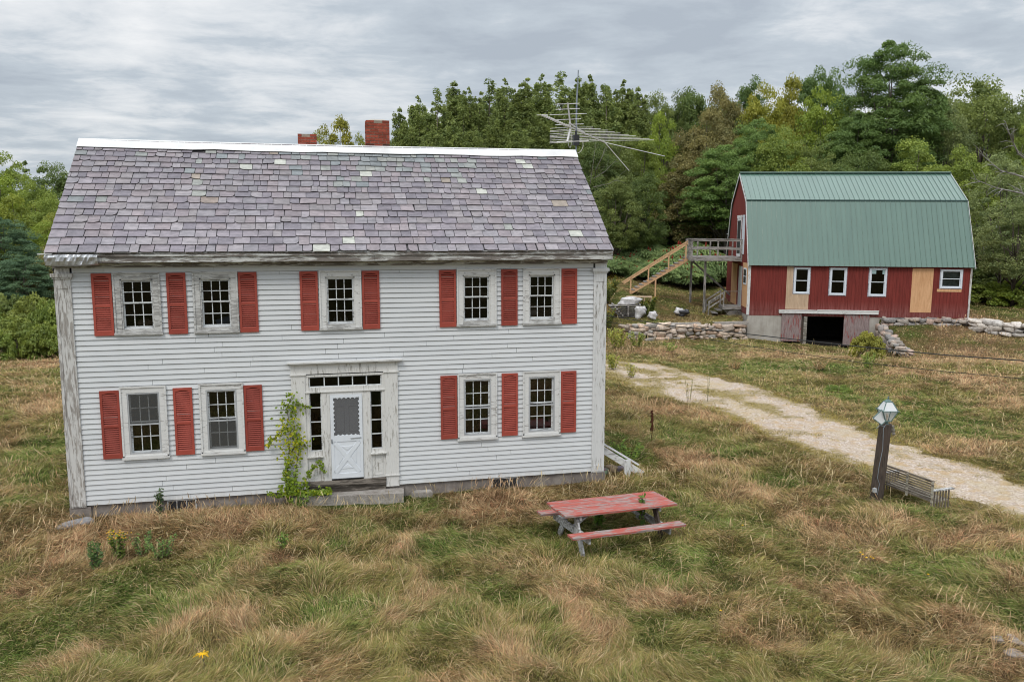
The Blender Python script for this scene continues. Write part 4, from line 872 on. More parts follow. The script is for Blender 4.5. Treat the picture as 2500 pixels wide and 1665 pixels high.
for v in (SV - .55,):
    b = MB(); b.bar((-3.38, v, 4.62), (-7.82, v, 1.72), .09, .07); b.bar((-3.38, v - .03, 4.47), (-7.7, v - .03, 1.66), .03, .12); b.build('handrail', M['lumber'], st)
    for u in (-3.5, -4.65, -6.0, -7.2):
        zb = s_top.z + (u - s_top.x) * (s_top.z - s_bot.z) / (s_top.x - s_bot.x); b = MB(); zt = 4.62 + (u + 3.38) * (4.62 - 1.72) / (-3.38 + 7.82)
        if u == -7.2: zb = gz(u, v) + .0
        b.box(u - .045, u + .045, v - .045, v + .045, zb - .15, zt - .06); b.build('rail_post', M['lumber'], st)
    b = MB(); b.box(-5.5 - .05, -5.5 + .05, v, v + .1, gz(-5.5, v) - .3, 2.05); b.build('support_post', M['lumber'], st)
# ---- low porch at the boarded door
po = placed('side_porch', 'low grey porch with lattice skirt and steps at the barn side door', 'porch')
b = MB(); b.box(-1.25, -.05, 2.0, 3.9, .30, .36); b.box(-1.25, -1.2, 2.0, 3.9, .16, .3); b.box(-1.25, -.05, 1.96, 1.999, .18, .355); b.build('platform', M['grey_wood'], po)
b = MB(); b.box(-1.22, -.08, 1.975, 1.995, -.42, -.38)
for k in range(9):
    x = -1.2 + k * .14; b.bar((x, 1.97, -.38), (x + .5 if x + .5 < -.06 else -.06, 1.97, .12 if x + .5 < -.06 else -.38 + (-.06 - x)), .03, .01, (0, 1, 0)); x2 = x + .06; b.bar((max(x2, -1.2), 1.982, .14), (min(x2 + .5, -.06), 1.982, .14 - (min(x2 + .5, -.06) - max(x2, -1.2))), .03, .01, (0, 1, 0))
b.build('lattice', M['grey_wood'], po)
b = MB()
for k in range(3): b.box(-1.6 - .28 * k, -1.26 - .28 * k, 2.1, 3.5, .12 - .19 * k - .05, .12 - .19 * k)
b.box(-2.5, -1.3, 1.9, 3.2, -.5, -.42); b.build('steps', M['grey_wood'], po)
for v in (2.0, 3.5):
    b = MB()
    for u in (-1.2, -2.15): z = .3 if u > -1.5 else -.35; b.box(u - .04, u + .04, v, v + .08, z, z + 1.05)
    for dz in (1.0, .6): b.bar((-1.2, v + .04, .3 + dz), (-2.15, v + .04, -.35 + dz), .04, .09)
    if v < 3: b.bar((-1.2, 2.04, 1.36), (-.05, 2.04, 1.38), .05, .04)
    b.build('railing', M['grey_wood_v'], po)

# ------------------------------------------------------------------ things round the house
b = MB(); top = -.085
q = [(4.78, -.22), (7.31, -.46), (7.36, .028), (4.82, .028)]
b.hexa([(x, y, -.36) for x, y in q] + [(x, y, top) for x, y in q])
tag(b.build('door_step', M['granite']), 'long granite slab lying as a step in front of the door', 'step')
b = MB(); q = [(7.52, -.18), (8.02, -.26), (8.0, -.03), (7.62, -.02)]; b.hexa([(x, y, -.4) for x, y in q] + [(x, y, -.17) for x, y in q])
tag(b.build('flat_stone', M['granite']), 'small flat stone against the foundation right of the door slab', 'stone')
b = MB(); b.cur = (.25, .24, .24, 1); b.stone((.20, -.42, -.26), (.75, .3, .14), 4, .1); tag(b.build('flat_stone', M['stone'], smooth=True), 'flat grey stone in the dry grass below the left corner of the house', 'stone')
# sloping white boards at the right corner (cellar bulkhead)
bh = empty('cellar_bulkhead', 'white sloping boards of a cellar bulkhead behind the right corner of the house', 'bulkhead')
b = MB(); b.cur = (.20, .165, .15, 1); rr = random.Random(7)
for k in range(10): b.cur = tuple(c * rr.uniform(.7, 1.3) for c in (.24, .19, .17)) + (1,); b.stone((12.5 + rr.uniform(0, .75), .62 + rr.uniform(0, .25), -.35 + rr.uniform(0, .28) * (1 - k / 14)), (.34, .3, .2), k, rr.uniform(0, 3))
b.build('stone_cheek', M['stone'], bh, True)
b = MB(); b.bar((12.44, .40, .50), (13.66, .40, -.30), .05, .17, (0, 0, 1)); b.build('side_board', M['white_trim'], bh)
b = MB(); b.bar((12.44, .52, .66), (13.6, .62, -.08), .20, .05, (0, 0, 1)); b.build('cap_board', M['white_trim'], bh)
b = MB(); b.box(12.38, 12.48, .3, .42, .40, .80); b.build('corner_block', M['white_trim_v'], bh)
b = MB(); b.box(13.12, 13.29, .30, .35, -.32, .14); b.build('post', M['white_trim_v'], bh)
# picnic table
pt = empty('picnic_table', 'peeling red picnic table with grey-white legs in the long grass', 'picnic table', loc=(11.296, -3.711, -.30)); pt.rotation_euler = (0, R(1.9), .174)
TL_, TW, TH = 2.60, .92, .745
def boards(x0, x1, ys, z, th, name, seed):
    rr = random.Random(seed)
    for y0, y1 in ys:
        b = MB(); a, c = x0 + rr.uniform(-.02, .02), x1 + rr.uniform(-.02, .02); n = 10; dz0 = rr.uniform(-.004, .004)
        top_ = [(a + (c - a) * i / n, z + dz0 - .012 * math.sin(math.pi * i / n) * (1 if len(ys) == 1 else .5)) for i in range(n + 1)]
        for i in range(n):
            (xa, za), (xb, zb) = top_[i], top_[i + 1]; b.hexa([(xa, y0, za - th), (xb, y0, zb - th), (xb, y1, zb - th), (xa, y1, za - th), (xa, y0, za), (xb, y0, zb), (xb, y1, zb), (xa, y1, za)])
        b.build(name, M['table_red'], pt)
boards(-TL_ / 2, TL_ / 2, [(-.46, -.265), (-.258, -.085), (-.077, .11), (.118, .282), (.289, .46)], TH, .042, 'top_board', 3)
boards(-TL_ / 2 - .02, TL_ / 2 - .02, [(-.86, -.61)], .435, .042, 'bench_board', 4); boards(-TL_ / 2 - .02, TL_ / 2 - .02, [(.61, .86)], .435, .042, 'bench_board', 5)
for x in (-.93, .93):
    for s in (-1, 1):
        b = MB(); b.bar((x + .045 * s, s * .22, .70), (x + .045 * s, s * .62, -.06), .04, .14, (0, 1, 0)); b.build('leg', M['leg_white'] if x < 0 or s > 0 else M['post_wood'], pt)
    b = MB(); b.box(x - .022, x + .020, -.80, .80, .24, .388); b.build('cross_beam', M['leg_white'], pt)
    b = MB(); b.box(x - .022, x + .020, -.40, .40, .60, .700); b.build('top_cleat', M['leg_white'], pt)
    b = MB(); s = -1 if x < 0 else 1; b.bar((x - .03 * s, 0, .32), (x - .55 * s, 0, .69), .09, .04); b.build('brace', M['leg_white'], pt)
# lamp post
lp = empty('lamp_post', 'dark timber post with a leaning glass lantern at the edge of the driveway', 'lamp post', loc=(18.30, -2.83, -.32)); 
lean = Vector((.135, 0, 1.86))
b = MB(); rr = random.Random(3); n = 9; S = 12
for side in range(1):
    pts = []
    for i in range(n):
        t = i / (n - 1); c = lean * t; rad = .158 - .012 * t; b.v += [(c.x + rad * math.cos(2 * math.pi * k / S) * (1 + .07 * math.sin(k * 2.6 + i * .2)), c.y + rad * .85 * math.sin(2 * math.pi * k / S) * (1 + .05 * math.sin(k * 1.9)), c.z) for k in range(S)]
for i in range(n - 1):
    for k in range(S): b.f.append((i * S + k, i * S + (k + 1) % S, (i + 1) * S + (k + 1) % S, (i + 1) * S + k)); b.c.append(b.cur); b.mi.append(0)
b.f.append(tuple((n - 1) * S + k for k in range(S))); b.c.append(b.cur); b.mi.append(0)
b.build('post', M['post_wood'], lp)
lt = MB(); cxl, cyl, z0 = .16, 0, 1.86
def lq(r, z, k, rot=R(32)): a = rot + k * math.pi / 2; return Vector((cxl + r * math.cos(a), cyl + r * math.sin(a), z))
zb_, zm_, zt_ = z0 + .075, z0 + .335, z0 + .54; rb, rm, rt = .095, .245, .10
for k in range(4):
    for (ra, za), (rb2, zb2) in (((rb, zb_), (rm, zm_)), ((rm, zm_), (rt, zt_))): lt.bar(lq(ra, za, k), lq(rb2, zb2, k), .018, .018)
    for r_, z_ in ((rb, zb_), (rm, zm_), (rt, zt_)): lt.bar(lq(r_, z_, k), lq(r_, z_, k + 1), .018, .018)
    lt.tube([lq(rm, zm_, k), lq(rm + .035, zm_, k)], .010, 5)
lt.hexa([lq(rt, zt_, k) for k in range(4)] + [lq(.03, zt_ + .055, k) for k in range(4)]); lt.tube([(cxl, cyl, zt_ + .05), (cxl, cyl, zt_ + .08), (cxl, cyl, zt_ + .10), (cxl, cyl, zt_ + .125)], [.02, .012, .022, .006], 8)
lt.tube([(cxl, cyl, z0 - .02), (cxl, cyl, z0 + .02), (cxl, cyl, z0 + .07)], [.055, .035, .04], 8); lt.box(cxl - .06, cxl + .06, cyl - .06, cyl + .06, zb_ - .01, zb_ + .008)
lo = lt.build('lantern_frame', M['verdigris'], lp)
lg = Mt('frosted_lantern_glass', .35, .5); lg.col((.80, .82, .84, 1)); lg.b.inputs['Transmission Weight'].default_value = .0; lg.b.inputs['Alpha'].default_value = .72; M['lamp_glass'] = lg.m
g = MB()
for k in range(4):
    if k != 2: g.face([lq(rb, zb_, k), lq(rb, zb_, k + 1), lq(rm, zm_, k + 1), lq(rm, zm_, k)])
    g.face([lq(rm, zm_, k), lq(rm, zm_, k + 1), lq(rt, zt_, k + 1), lq(rt, zt_, k)])
g.build('lantern_glass', M['lamp_glass'], lo)
b = MB(); b.tube([(cxl, cyl, zb_), (cxl, cyl, zb_ + .08), (cxl, cyl, zb_ + .13), (cxl, cyl, zb_ + .17)], [.018, .018, .035, .012], 8); b.build('bulb', simple('old_bulb', (.62, .52, .42, 1), .4, .5), lo)
# its little door hanging open to the left
h0 = Vector((cxl - .205, cyl - .06, zm_ + .03)); h1 = Vector((cxl - .075, cyl - .06, zb_ + .02)); o0 = Vector((cxl - .46, cyl - .10, zb_ + .11)); o1 = Vector((cxl - .20, cyl - .08, zb_ - .065))
b = MB(); 
for a, c in ((h0, h1), (h1, o1), (o1, o0), (o0, h0)): b.bar(a, c, .018, .018)
dd = b.build('lantern_door', M['verdigris'], lo); g = MB(); g.prism([h0, o0, o1, h1], (0, .004, 0)); g.build('door_glass', M['lamp_glass'], dd)
b = MB(); b.tube([(.05, -.10, 1.86), (-.02, -.128, 1.8), (-.01, -.133, 1.3), (-.075, -.130, .9), (-.10, -.128, .6), (-.04, -.133, .45), (-.09, -.138, .2)], .008, 6); b.tube([(0, -.1, 1.84), (-.12, -.12, 1.87), (-.20, -.12, 1.80)], .007, 5); b.build('wire', M['galv'], lp)
b = MB(); b.box(-.19, -.125, -.17, -.09, .26, .36); b.build('outlet_box', M['storm'], lp)
b = MB()
for k in range(5): b.stone((.30 + .01 * k, -.03 + .02 * (k % 2), 1.80 - .045 * k), (.07, .08, .06), k, k)
b.build('wasp_nest', simple('grey_papery_nest', (.24, .22, .19, 1), .95, .1, .4, 30), lp, True)
# garden bench seen from behind
bn = empty('garden_bench', 'weathered slatted garden bench sunk in grass behind the lamp post', 'bench', loc=(18.98, -3.02, -.27)); bn.rotation_euler = (R(0), 0, R(-83.5) )
BLN = 1.50   # local x along the bench, local +y towards the driveway
b = MB()
for k in range(8): z = .155 + k * .057; b.box(-BLN / 2 + .05, BLN / 2 - .05, -.010, .012, z, z + .030)
b.box(-BLN / 2, BLN / 2, -.02, .02, .615, .66)
b.build('backrest', M['bench_dark'], bn)
for x in (-BLN / 2 - .02, -.02, BLN / 2 - .035): b = MB(); b.box(x, x + .055, -.034, -.011, .07 if abs(x) > .1 else .1, .64); b.build('back_post', M['bench_wood'], bn)
b = MB()
for k in range(6): b.box(-BLN / 2, BLN / 2, .04 + k * .075, .09 + k * .075, .13 + .008 * k, .15 + .008 * k)
b.build('seat', M['bench_wood'], bn)
for x in (-BLN / 2 - .03, BLN / 2 - .02):
    b = MB(); b.box(x - .01, x + .07, -.03, .58, .425, .455); b.build('armrest', M['leg_white'], bn)
    b = MB()
    for k in range(6): b.box(x + .01, x + .032, .03 + k * .085, .058 + k * .085, .0, .424)
    b.build('side_slats', M['bench_dark'], bn)
# TV antenna
an = empty('tv_antenna', 'old aluminium television antenna on a grey mast at the right gable', 'antenna', loc=(12.70, 3.45, 0))
b = MB(); b.tube([(0, 0, 1.5), (0, 0, 9.6), (.03, 0, 10.2)], .024, 8); b.tube([(.03, 0, 10.2), (.04, 0, 10.52)], .015, 7)
b.build('mast', M['galv'], an)
b = MB(); b.bar((-.26, -.3, 6.4), (0, 0, 6.4), .03, .03); b.bar((-.26, .3, 6.4), (0, 0, 6.4), .03, .03); b.bar((-.26, 0, 3.4), (0, 0, 3.4), .03, .03); b.build('wall_bracket', M['galv'], an)
b = MB(); b.box(-.085, .07, -.08, .08, 8.46, 8.74); b.tube([(-.01, 0, 8.74), (-.01, 0, 8.86)], .03, 8); b.build('rotor', M['black'], an)
A = Vector((11.25, 1.75, 9.02)) - Vector((12.70, 3.45, 0)); B = Vector((14.25, 5.35, 8.76)) - Vector((12.70, 3.45, 0)); bd = (B - A).normalized(); ed = Vector((.885, -.465, 0)).normalized()
b = MB(); b.bar(A, B, .035, .035); b.build('boom', M['alum'], an)
b = MB(); b.bar(A.lerp(B, .38) + Vector((0, 0, .10)), A.lerp(B, .62) + Vector((0, 0, .02)), .03, .03); b.build('boom', M['alum'], an)
for k in range(13): p = A.lerp(B, .0 + .030 * k) ; b = MB(); h = .15 if k == 0 else .085; b.tube([p - ed * h, p + ed * h], .0075, 5); b.build('element', M['alum'], an)
for k in range(10):
    t = .42 + .0578 * k; p = A.lerp(B, t); h = .62 + .115 * k; b = MB(); rr = random.Random(k); d1 = Vector((0, 0, rr.uniform(-.02, .01))); b.tube([p - ed * h + d1, p + Vector((0, 0, .02)), p + ed * h * rr.uniform(.92, .98)], .006, 6); b.build('element', M['alum'], an)
b = MB(); p = A.lerp(B, .985); b.tube([p, p + ed * 1.45 + Vector((.5, .2, -.42))], .011, 6); b.build('element', M['alum'], an)
b = MB(); b.tube([p, p + Vector((.75, -.15, -.85))], .010, 6); b.build('element', M['alum'], an)
P0 = A.lerp(B, .40)
for sg, hgt in ((1, .62), (-1, .42)):
    e_ = P0 - bd * .22 + Vector((0, 0, sg * hgt)); b = MB(); b.bar(P0 + Vector((0, 0, .03 * sg)), e_, .035 if sg > 0 else .05, .03); b.build('reflector_arm', M['alum'], an)
    if sg > 0:
        for k in range(5): q_ = P0.lerp(e_, .12 + .21 * k); h = (.42, .36, .55, .36, .36)[k]; b = MB(); b.tube([q_ - ed * h, q_ + ed * h * .9], .0085, 5); b.build('element', M['alum'], an)
    else: b = MB(); b.tube([e_ - ed * .3, e_ + ed * .6], .0085, 5); b.build('element', M['alum'], an)
b = MB()
def loop(pts, r=.008):
    out = [Vector(p) for p in pts]
    for _ in range(2): out = [out[0]] + [x for i in range(len(out) - 1) for x in (out[i].lerp(out[i + 1], .25), out[i].lerp(out[i + 1], .75))] + [out[-1]]
    b.tube(out, r, 5)
loop([(.04, -.05, 8.62), (.17, -.05, 8.6), (.20, -.05, 8.42), (.10, -.05, 8.25), (-.06, -.04, 8.22)]); loop([(-.28, -.1, 8.85), (-.27, -.1, 8.45), (-.2, -.1, 8.35), (-.17, -.1, 8.5), (-.18, -.1, 8.9)], .006); loop([(.03, -.03, 8.2), (.05, -.03, 7.8), (.04, -.03, 7.2), (.05, -.03, 6.5)], .007)
b.build('cable', M['cable_white'], an)
# two wires crossing the yard
def cable(pts, r, label):
    b = MB(); P = [Vector(p) for p in pts]; out = []
    for i in range(len(P) - 1):
        for k in range(12): t = k / 12; q_ = P[i].lerp(P[i + 1], t); out.append(q_)
    b.tube(out + [P[-1]], r, 6); tag(b.build('utility_wire', M['cable']), label, 'wire', 'wires sagging across the yard')
cable([(12.46, 5.5, 3.62)] + [(14.3, 5.26, 3.41), (15.67, 3.12, 3.27), (16.93, 1.18, 3.24), (18.54, -1.31, 3.19), (19.67, -3.06, 3.18), (20.57, -4.45, 3.22), (21.19, -5.39, 3.23)] + [(23.5, -16., 3.6)], .014, 'thick black utility wire, the upper of the two crossing before the barn')
cable([(12.46, 5.4, 3.45)] + [(14.29, 5.24, 3.23), (15.66, 3.1, 3.06), (16.92, 1.14, 2.92), (18.52, -1.36, 2.8), (19.66, -3.11, 2.8), (20.56, -4.5, 2.83), (21.18, -5.44, 2.85)] + [(23.5, -16., 3.3)], .008, 'thin black wire, the lower of the two crossing the yard')

# ------------------------------------------------------------------ stone walls
def wall_stones(name, label, path, hts, seed, size=.34, depth=.5, rows=4, tone=((.36, .315, .275), (.30, .27, .25), (.40, .33, .28), (.25, .235, .225), (.38, .28, .23)), step=1.0):
    rn = random.Random(seed); b = MB(); path = [Vector(p) for p in path]
    L_ = [0]; 
    for i in range(len(path) - 1): L_.append(L_[-1] + (path[i + 1] - path[i]).length)
    def at_(s):
        for i in range(len(path) - 1):
            if s <= L_[i + 1] or i == len(path) - 2: t = (s - L_[i]) / (L_[i + 1] - L_[i]); return path[i].lerp(path[i + 1], t), (path[i + 1] - path[i]).normalized(), hts[i] + (hts[i + 1] - hts[i]) * t
    for side in range(2):
        z = 0
        for r in range(rows):
            s = rn.uniform(0, .15)
            while s < L_[-1]:
                w_ = size * rn.choice((rn.uniform(.35, .8), rn.uniform(.7, 1.3), rn.uniform(1.2, 2.1))); p, d, h = at_(min(s + w_ / 2, L_[-1])); hh = h / rows * rn.uniform(.8, 1.55); c = rn.choice(tone); k = rn.uniform(.7, 1.2); b.cur = (c[0] * k, c[1] * k, c[2] * k, 1)
                nrm = Vector((-d.y, d.x, 0)); off = (depth / 4 if side else -depth / 4) + rn.uniform(-.04, .04)
                b.stone((p.x + nrm.x * off, p.y + nrm.y * off, p.z + h * (r + .5) / rows + rn.uniform(-.07, .06)), (w_ * 1.08, depth * rn.uniform(.55, .8), hh * 1.12), rn.random(), math.atan2(d.y, d.x) + rn.uniform(-.3, .3), 3, .70, .22); s += w_
    return tag(b.build(name, M['stone'], smooth=True), label, 'stone wall')
def wp(u, v, z): p = BX @ Vector((u, v, 0)); return (p.x, p.y, z)
wall_stones('stone_wall', 'dry-stone retaining wall with granite capstones left of the barn', [wp(-.1, -.42, -.72), wp(-3.2, -1.25, -.66), wp(-6.0, -2.0, -.60), wp(-7.6, -2.75, -.55), wp(-7.9, -1.9, -.3)], [.97, .96, 1.03, .95, .6], 3, .44, .6, 5, ((.50, .41, .34), (.44, .37, .32), (.54, .43, .34), (.36, .33, .30), (.50, .36, .27)))
for i, ((u0, v0), (u1, v1), lb) in enumerate((((-5.9, -1.75), (-3.1, -1.05), 'long granite capstone on the left half of the dry-stone wall'), ((-2.2, -.75), (-.05, -.2), 'granite capstone on the wall right against the barn corner'))):
    b = MB(); a, c = Vector(wp(u0, v0 - .15, .36)), Vector(wp(u1, v1 - .15, .37)); b.bar(a, c, .42, .17); tag(b.build('capstone', M['granite']), lb, 'capstone', 'granite capstones')
wall_stones('stone_wall', 'tumbled stone wing wall running down the bank beside the barn cellar door', [wp(8.0, -.3, -.65), wp(8.1, -2.2, -.8), wp(7.75, -4.0, -.85), wp(7.9, -5.4, -.9)], [1.05, .72, .62, .35], 5, .40, .55, 3)
wall_stones('stone_wall', 'low row of field stones under the red siding on the right half of the barn', [wp(8.1, -.32, .22), wp(10.5, -.38, .30), wp(13.2, -.42, .36)], [.50, .44, .38], 8, .42, .5, 2)
wall_stones('stone_wall', 'wall of large round boulders running off to the right of the barn', [wp(13.1, -.75, .18), wp(14.3, -2.1, .05), wp(15.6, -3.3, -.02), wp(17.5, -4.9, -.08), wp(20, -7, -.1)], [.66, .72, .75, .72, .6], 11, .60, .8, 3, ((.52, .47, .42), (.43, .40, .37), (.58, .52, .47)))
# ------------------------------------------------------------------ junk by the stairs
def gw(u, v): p = BX @ Vector((u, v, 0)); return Vector((p.x, p.y, ghf(p.x, p.y)))
def atp(px, py, D, dz=0):
    """point seen at pixel column px at distance D along the view, standing on the ground"""
    f = Vector((-math.sin(YAW), math.cos(YAW), 0)); r = Vector((math.cos(YAW), math.sin(YAW), 0)); p = CAM + f * D + r * ((px - 1250) / 2003.1 * D); return Vector((p.x, p.y, ghf(p.x, p.y) + dz))
g0 = gw(-7.6, -.2)
pl = empty('lumber_stack', 'stack of old grey boards and pallets under the stairs foot', 'board stack', loc=g0, rz=BB + .1)
for i in range(6):
    b = MB(); w_ = 1.9 - .06 * i
    b.box(-1.15 + .12 * (5 - i), 1.0 - .05 * i, -.45, .45, .0 + .135 * i, .035 + .135 * i)
    for x in (-.95 + .12 * (5 - i), 0, .75): b.box(x, x + .09, -.45, .45, .0355 + .135 * i, .13 + .135 * i)
    b.build('pallet', M['grey_wood'], pl)
def bag(u, v, s, label, mat, seed, dz=.0):
    p = gw(u, v); b = MB(); b.stone((0, 0, s[2] / 2 + dz), s, seed, 0, 5, .72, .30); b.stone((s[0] * .25, .05, s[2] * .8 + dz), (s[0] * .5, s[1] * .6, s[2] * .5), seed + 1, 1, 4, .7, .35)
    o = b.build('trash_bag', M[mat], smooth=True); o.location = p; tag(o, label, 'bag', 'bags dumped in the yard by the stairs'); return o
bag(-7.4, -.25, (1.3, .6, .45), 'white plastic sheeting heaped on top of the old board stack', 'bag_white', 1, .72)
bag(-6.75, -.5, (.75, .6, .7), 'full white plastic bag leaning on the right end of the board stack', 'bag_white', 2)
bag(-6.0, -.9, (.55, .5, .45), 'small white bag in the grass right of the board stack', 'bag_white', 5)
bag(-4.2, .8, (.6, .5, .42), 'white bag lying beside the black one behind the stone wall', 'bag_white', 7)
bag(-3.85, .75, (.75, .5, .38), 'black plastic bag lying in the grass behind the stone wall', 'bag_black', 9)
p = gw(-6.7, 2.4); b = MB(); b.box(-.85, .85, -.3, .3, .28, .33)
for x in (-.8, -.25, .3, .75): b.box(x, x + .05, -.28, .28, .0, .279)
o = b.build('wooden_crate', M['ply_grey']); o.location = p; o.rotation_euler = (0, 0, BB); tag(o, 'long low wooden crate on the grass at the foot of the new stairs', 'crate')
# rubble at the right edge of the near lawn
for i, (x, y, s) in enumerate(((15.55, -9.70, .26), (15.80, -9.42, .22), (15.85, -9.8, .22), (15.5, -9.42, .16))):
    b = MB(); b.cur = (.26, .22, .19, 1); b.stone((0, 0, 0), (s * 1.3, s * .9, s * .4), i + 30, i, 4, .7, .3); o = b.build('rock', M['stone'], smooth=True); o.location = (x, y, ghf(x, y) + .05); tag(o, ('pale rock at the left of the rubble patch in the near right corner', 'second rock of the rubble patch in the near right corner', 'rock nearest the right edge in the near corner rubble', 'smallest rock behind the others in the near corner rubble')[i], 'rock', 'rocks in the near right corner')

# ------------------------------------------------------------------ foliage
def quads(c, n, s, rs, asp=1.0, tw=None):
    """leaf quads: centres c, normals n, sizes s"""
    n = n / (np.linalg.norm(n, axis=1, keepdims=True) + 1e-9); a = rs.normal(size=n.shape) if tw is None else tw; t = np.cross(n, a); t /= np.linalg.norm(t, axis=1, keepdims=True) + 1e-9; b = np.cross(n, t)
    s = s[:, None]; t = t * s * .5; b = b * s * .5 * asp
    return np.stack([c - b, c + t * .8, c + b, c - t * .8], 1)
def clump(cs, rad, per, leaf, rs, flat=.75, up=.35, vert=1.0, inner=.55):
    """leaf clumps: centres cs (K,3), radii (K,) -> quads and tint"""
    K = len(cs); idx = np.repeat(np.arange(K), per); N = len(idx); d = rs.normal(size=(N, 3)); d /= np.linalg.norm(d, axis=1, keepdims=True)
    low = d[:, 2] < -.25; d[low, 2] *= -rs.rand(low.sum()); rr_ = inner + (1.05 - inner) * rs.rand(N) ** .6
    off = d * rr_[:, None] * rad[idx][:, None]; off[:, 2] *= flat * vert
    c = cs[idx] + off; n = d + rs.normal(size=(N, 3)) * .75 + np.array((0, 0, up)); s = leaf * rs.uniform(.65, 1.35, N)
    kt = rs.rand(K)[idx]; tint = np.clip(.28 + .42 * kt + rs.normal(size=N) * .12, 0, 1)
    return quads(c, n, s, rs, 1.25), np.repeat(tint, 4).reshape(N, 4)
def limb_mesh(trunk_pts, r0, r1, limbs, n=7):
    b = MB(); k = len(trunk_pts); b.tube(trunk_pts, [r0 + (r1 - r0) * i / (k - 1) for i in range(k)], n)
    for p, q, r in limbs:
        p = Vector(p); q = Vector(q); m = p.lerp(q, .5) + Vector((0, 0, -.08 * (q - p).length)); b.tube([p, m, q], [r, r * .6, r * .2], 5)
    return b
TREES = {}
def round_crown(key, H, r, zb, K, per, leaf, cr, seed, lobes=7, top=.55, flat=.95, kmin=.70):
    rs = np.random.RandomState(seed); L_ = rs.normal(size=(lobes, 3)); L_[:, 2] = np.abs(L_[:, 2]) * .8; L_ /= np.linalg.norm(L_, axis=1, keepdims=True)
    d = rs.normal(size=(K * 3, 3)); d /= np.linalg.norm(d, axis=1, keepdims=True); d = d[d[:, 2] > -.80][:K]; K = len(d)
    g = np.max(d @ L_.T, axis=1); k = kmin + (1.04 - kmin) * ss(g, .55, .97); f = k * (.50 + .50 * rs.rand(K) ** .45); zc = zb + (H - zb) * (1 - top) ; up_ = (H - cr * .5 - zc); dn = zc - zb
    cs = np.stack([d[:, 0] * r * f, d[:, 1] * r * f, zc + d[:, 2] * f * np.where(d[:, 2] > 0, up_, dn)], 1); rad = cr * np.clip(np.exp(rs.normal(size=K) * .38), .4, 1.7)
    q, t = clump(cs, rad, per, leaf, rs, flat, .6 if flat < .8 else .22)
    if flat < .8: q = q[:, :, :]; m_ = q.mean(1, keepdims=True); q = np.concatenate([m_ + (q[:, 0:1] - m_) * 1.2, m_ + (q[:, 1:2] - m_) * .55, m_ + (q[:, 2:3] - m_) * 1.2, m_ + (q[:, 3:4] - m_) * .55], 1)
    limbs = []; tp = Vector((0, 0, zc)); 
    for i in range(0, min(K, 60), 2):
        z0 = zb * .8 + (zc - zb * .8) * rs.rand() * 1.0; limbs.append(((0, 0, z0), tuple(cs[i] * np.array((.85, .85, 1))), .10))
    TREES[key] = (q, t, limb_mesh([(0, 0, -.5), (.1, 0, zb), (0, .1, zc), (0, 0, zc + up_ * .6)], .26, .05, limbs), H, r)
def poplar(key, H, r, zb, seed, spires=9, per=165, leaf=.15):
    rs = np.random.RandomState(seed); cs = []; rad = []; limbs = []
    for i in range(spires):
        a = rs.rand() * 6.28; d0 = (r * .62 * rs.rand() ** .6) if i else 0; top = H * (1 - .13 * rs.rand() - .06 * d0 / r) if i else H; x, y = math.cos(a) * d0, math.sin(a) * d0; z = zb + rs.rand() * 1.5
        limbs.append(((x * .2, y * .2, zb * .7), (x, y, top - .4), .07))
        while z < top:
            q = (top - z) / (top - zb); w_ = r * .58 * min(1, (q * 3.4 + .16)) ; n = 2 + int(3 * min(1, q * 2))
            for k in range(n): b_ = rs.rand() * 6.28; cs.append((x + math.cos(b_) * w_ * rs.rand(), y + math.sin(b_) * w_ * rs.rand(), z + rs.normal() * .25)); rad.append((.24 + .38 * min(1, q * 3.0)) * rs.uniform(.6, 1.35))
            z += .42
    q, t = clump(np.array(cs), np.array(rad), per // 3, leaf, rs, 1.5, .2)
    TREES[key] = (q, t, limb_mesh([(0, 0, -.5), (0, 0, H * .6), (0, 0, H * .93)], .20, .03, limbs), H, r)
def pine(key, H, r, zb, seed, layers=15, leaf=.20, per=120, cone=.0, upt=.25, gap=1.0, pw=.62):
    rs = np.random.RandomState(seed); cs = []; rad = []; limbs = []; 
    for i in range(layers):
        q = (i + .5) / layers; z = zb + (H - zb) * q ** .92; prof_ = (1 - q) ** (pw if not cone else .95) * (1 if q > .12 else .72) + .04; L_ = r * prof_; nb = max(3, int((5 + 4 * (1 - q)) * gap)); a0 = rs.rand() * 6.28
        for k in range(nb):
            a = a0 + 6.28 * k / nb + rs.normal() * .25; l = L_ * rs.uniform(.62, 1.12); rise = upt * l * rs.uniform(.3, 1.2); e = (math.cos(a) * l, math.sin(a) * l, z + rise); limbs.append(((0, 0, z), e, .05)); m = max(2, int(l / .52))
            for j in range(m):
                t_ = .25 + .75 * (j + .5) / m; side = rs.normal() * .30 * l * .5; cs.append((e[0] * t_ - math.sin(a) * side, e[1] * t_ + math.cos(a) * side, z + rise * t_ ** 1.6 + rs.normal() * .08)); rad.append(rs.uniform(.34, .62) * (.65 + .35 * (1 - q)))
    cs.append((0, 0, H - .3)); rad.append(.3); cs = np.array(cs); rad = np.array(rad)
    qd, t = clump(cs, rad, max(26, per // 3), leaf, rs, .50, .7)
    TREES[key] = (qd, t, limb_mesh([(0, 0, -.5), (.06, 0, H * .5), (0, 0, H * .98)], .24, .03, limbs), H, r)
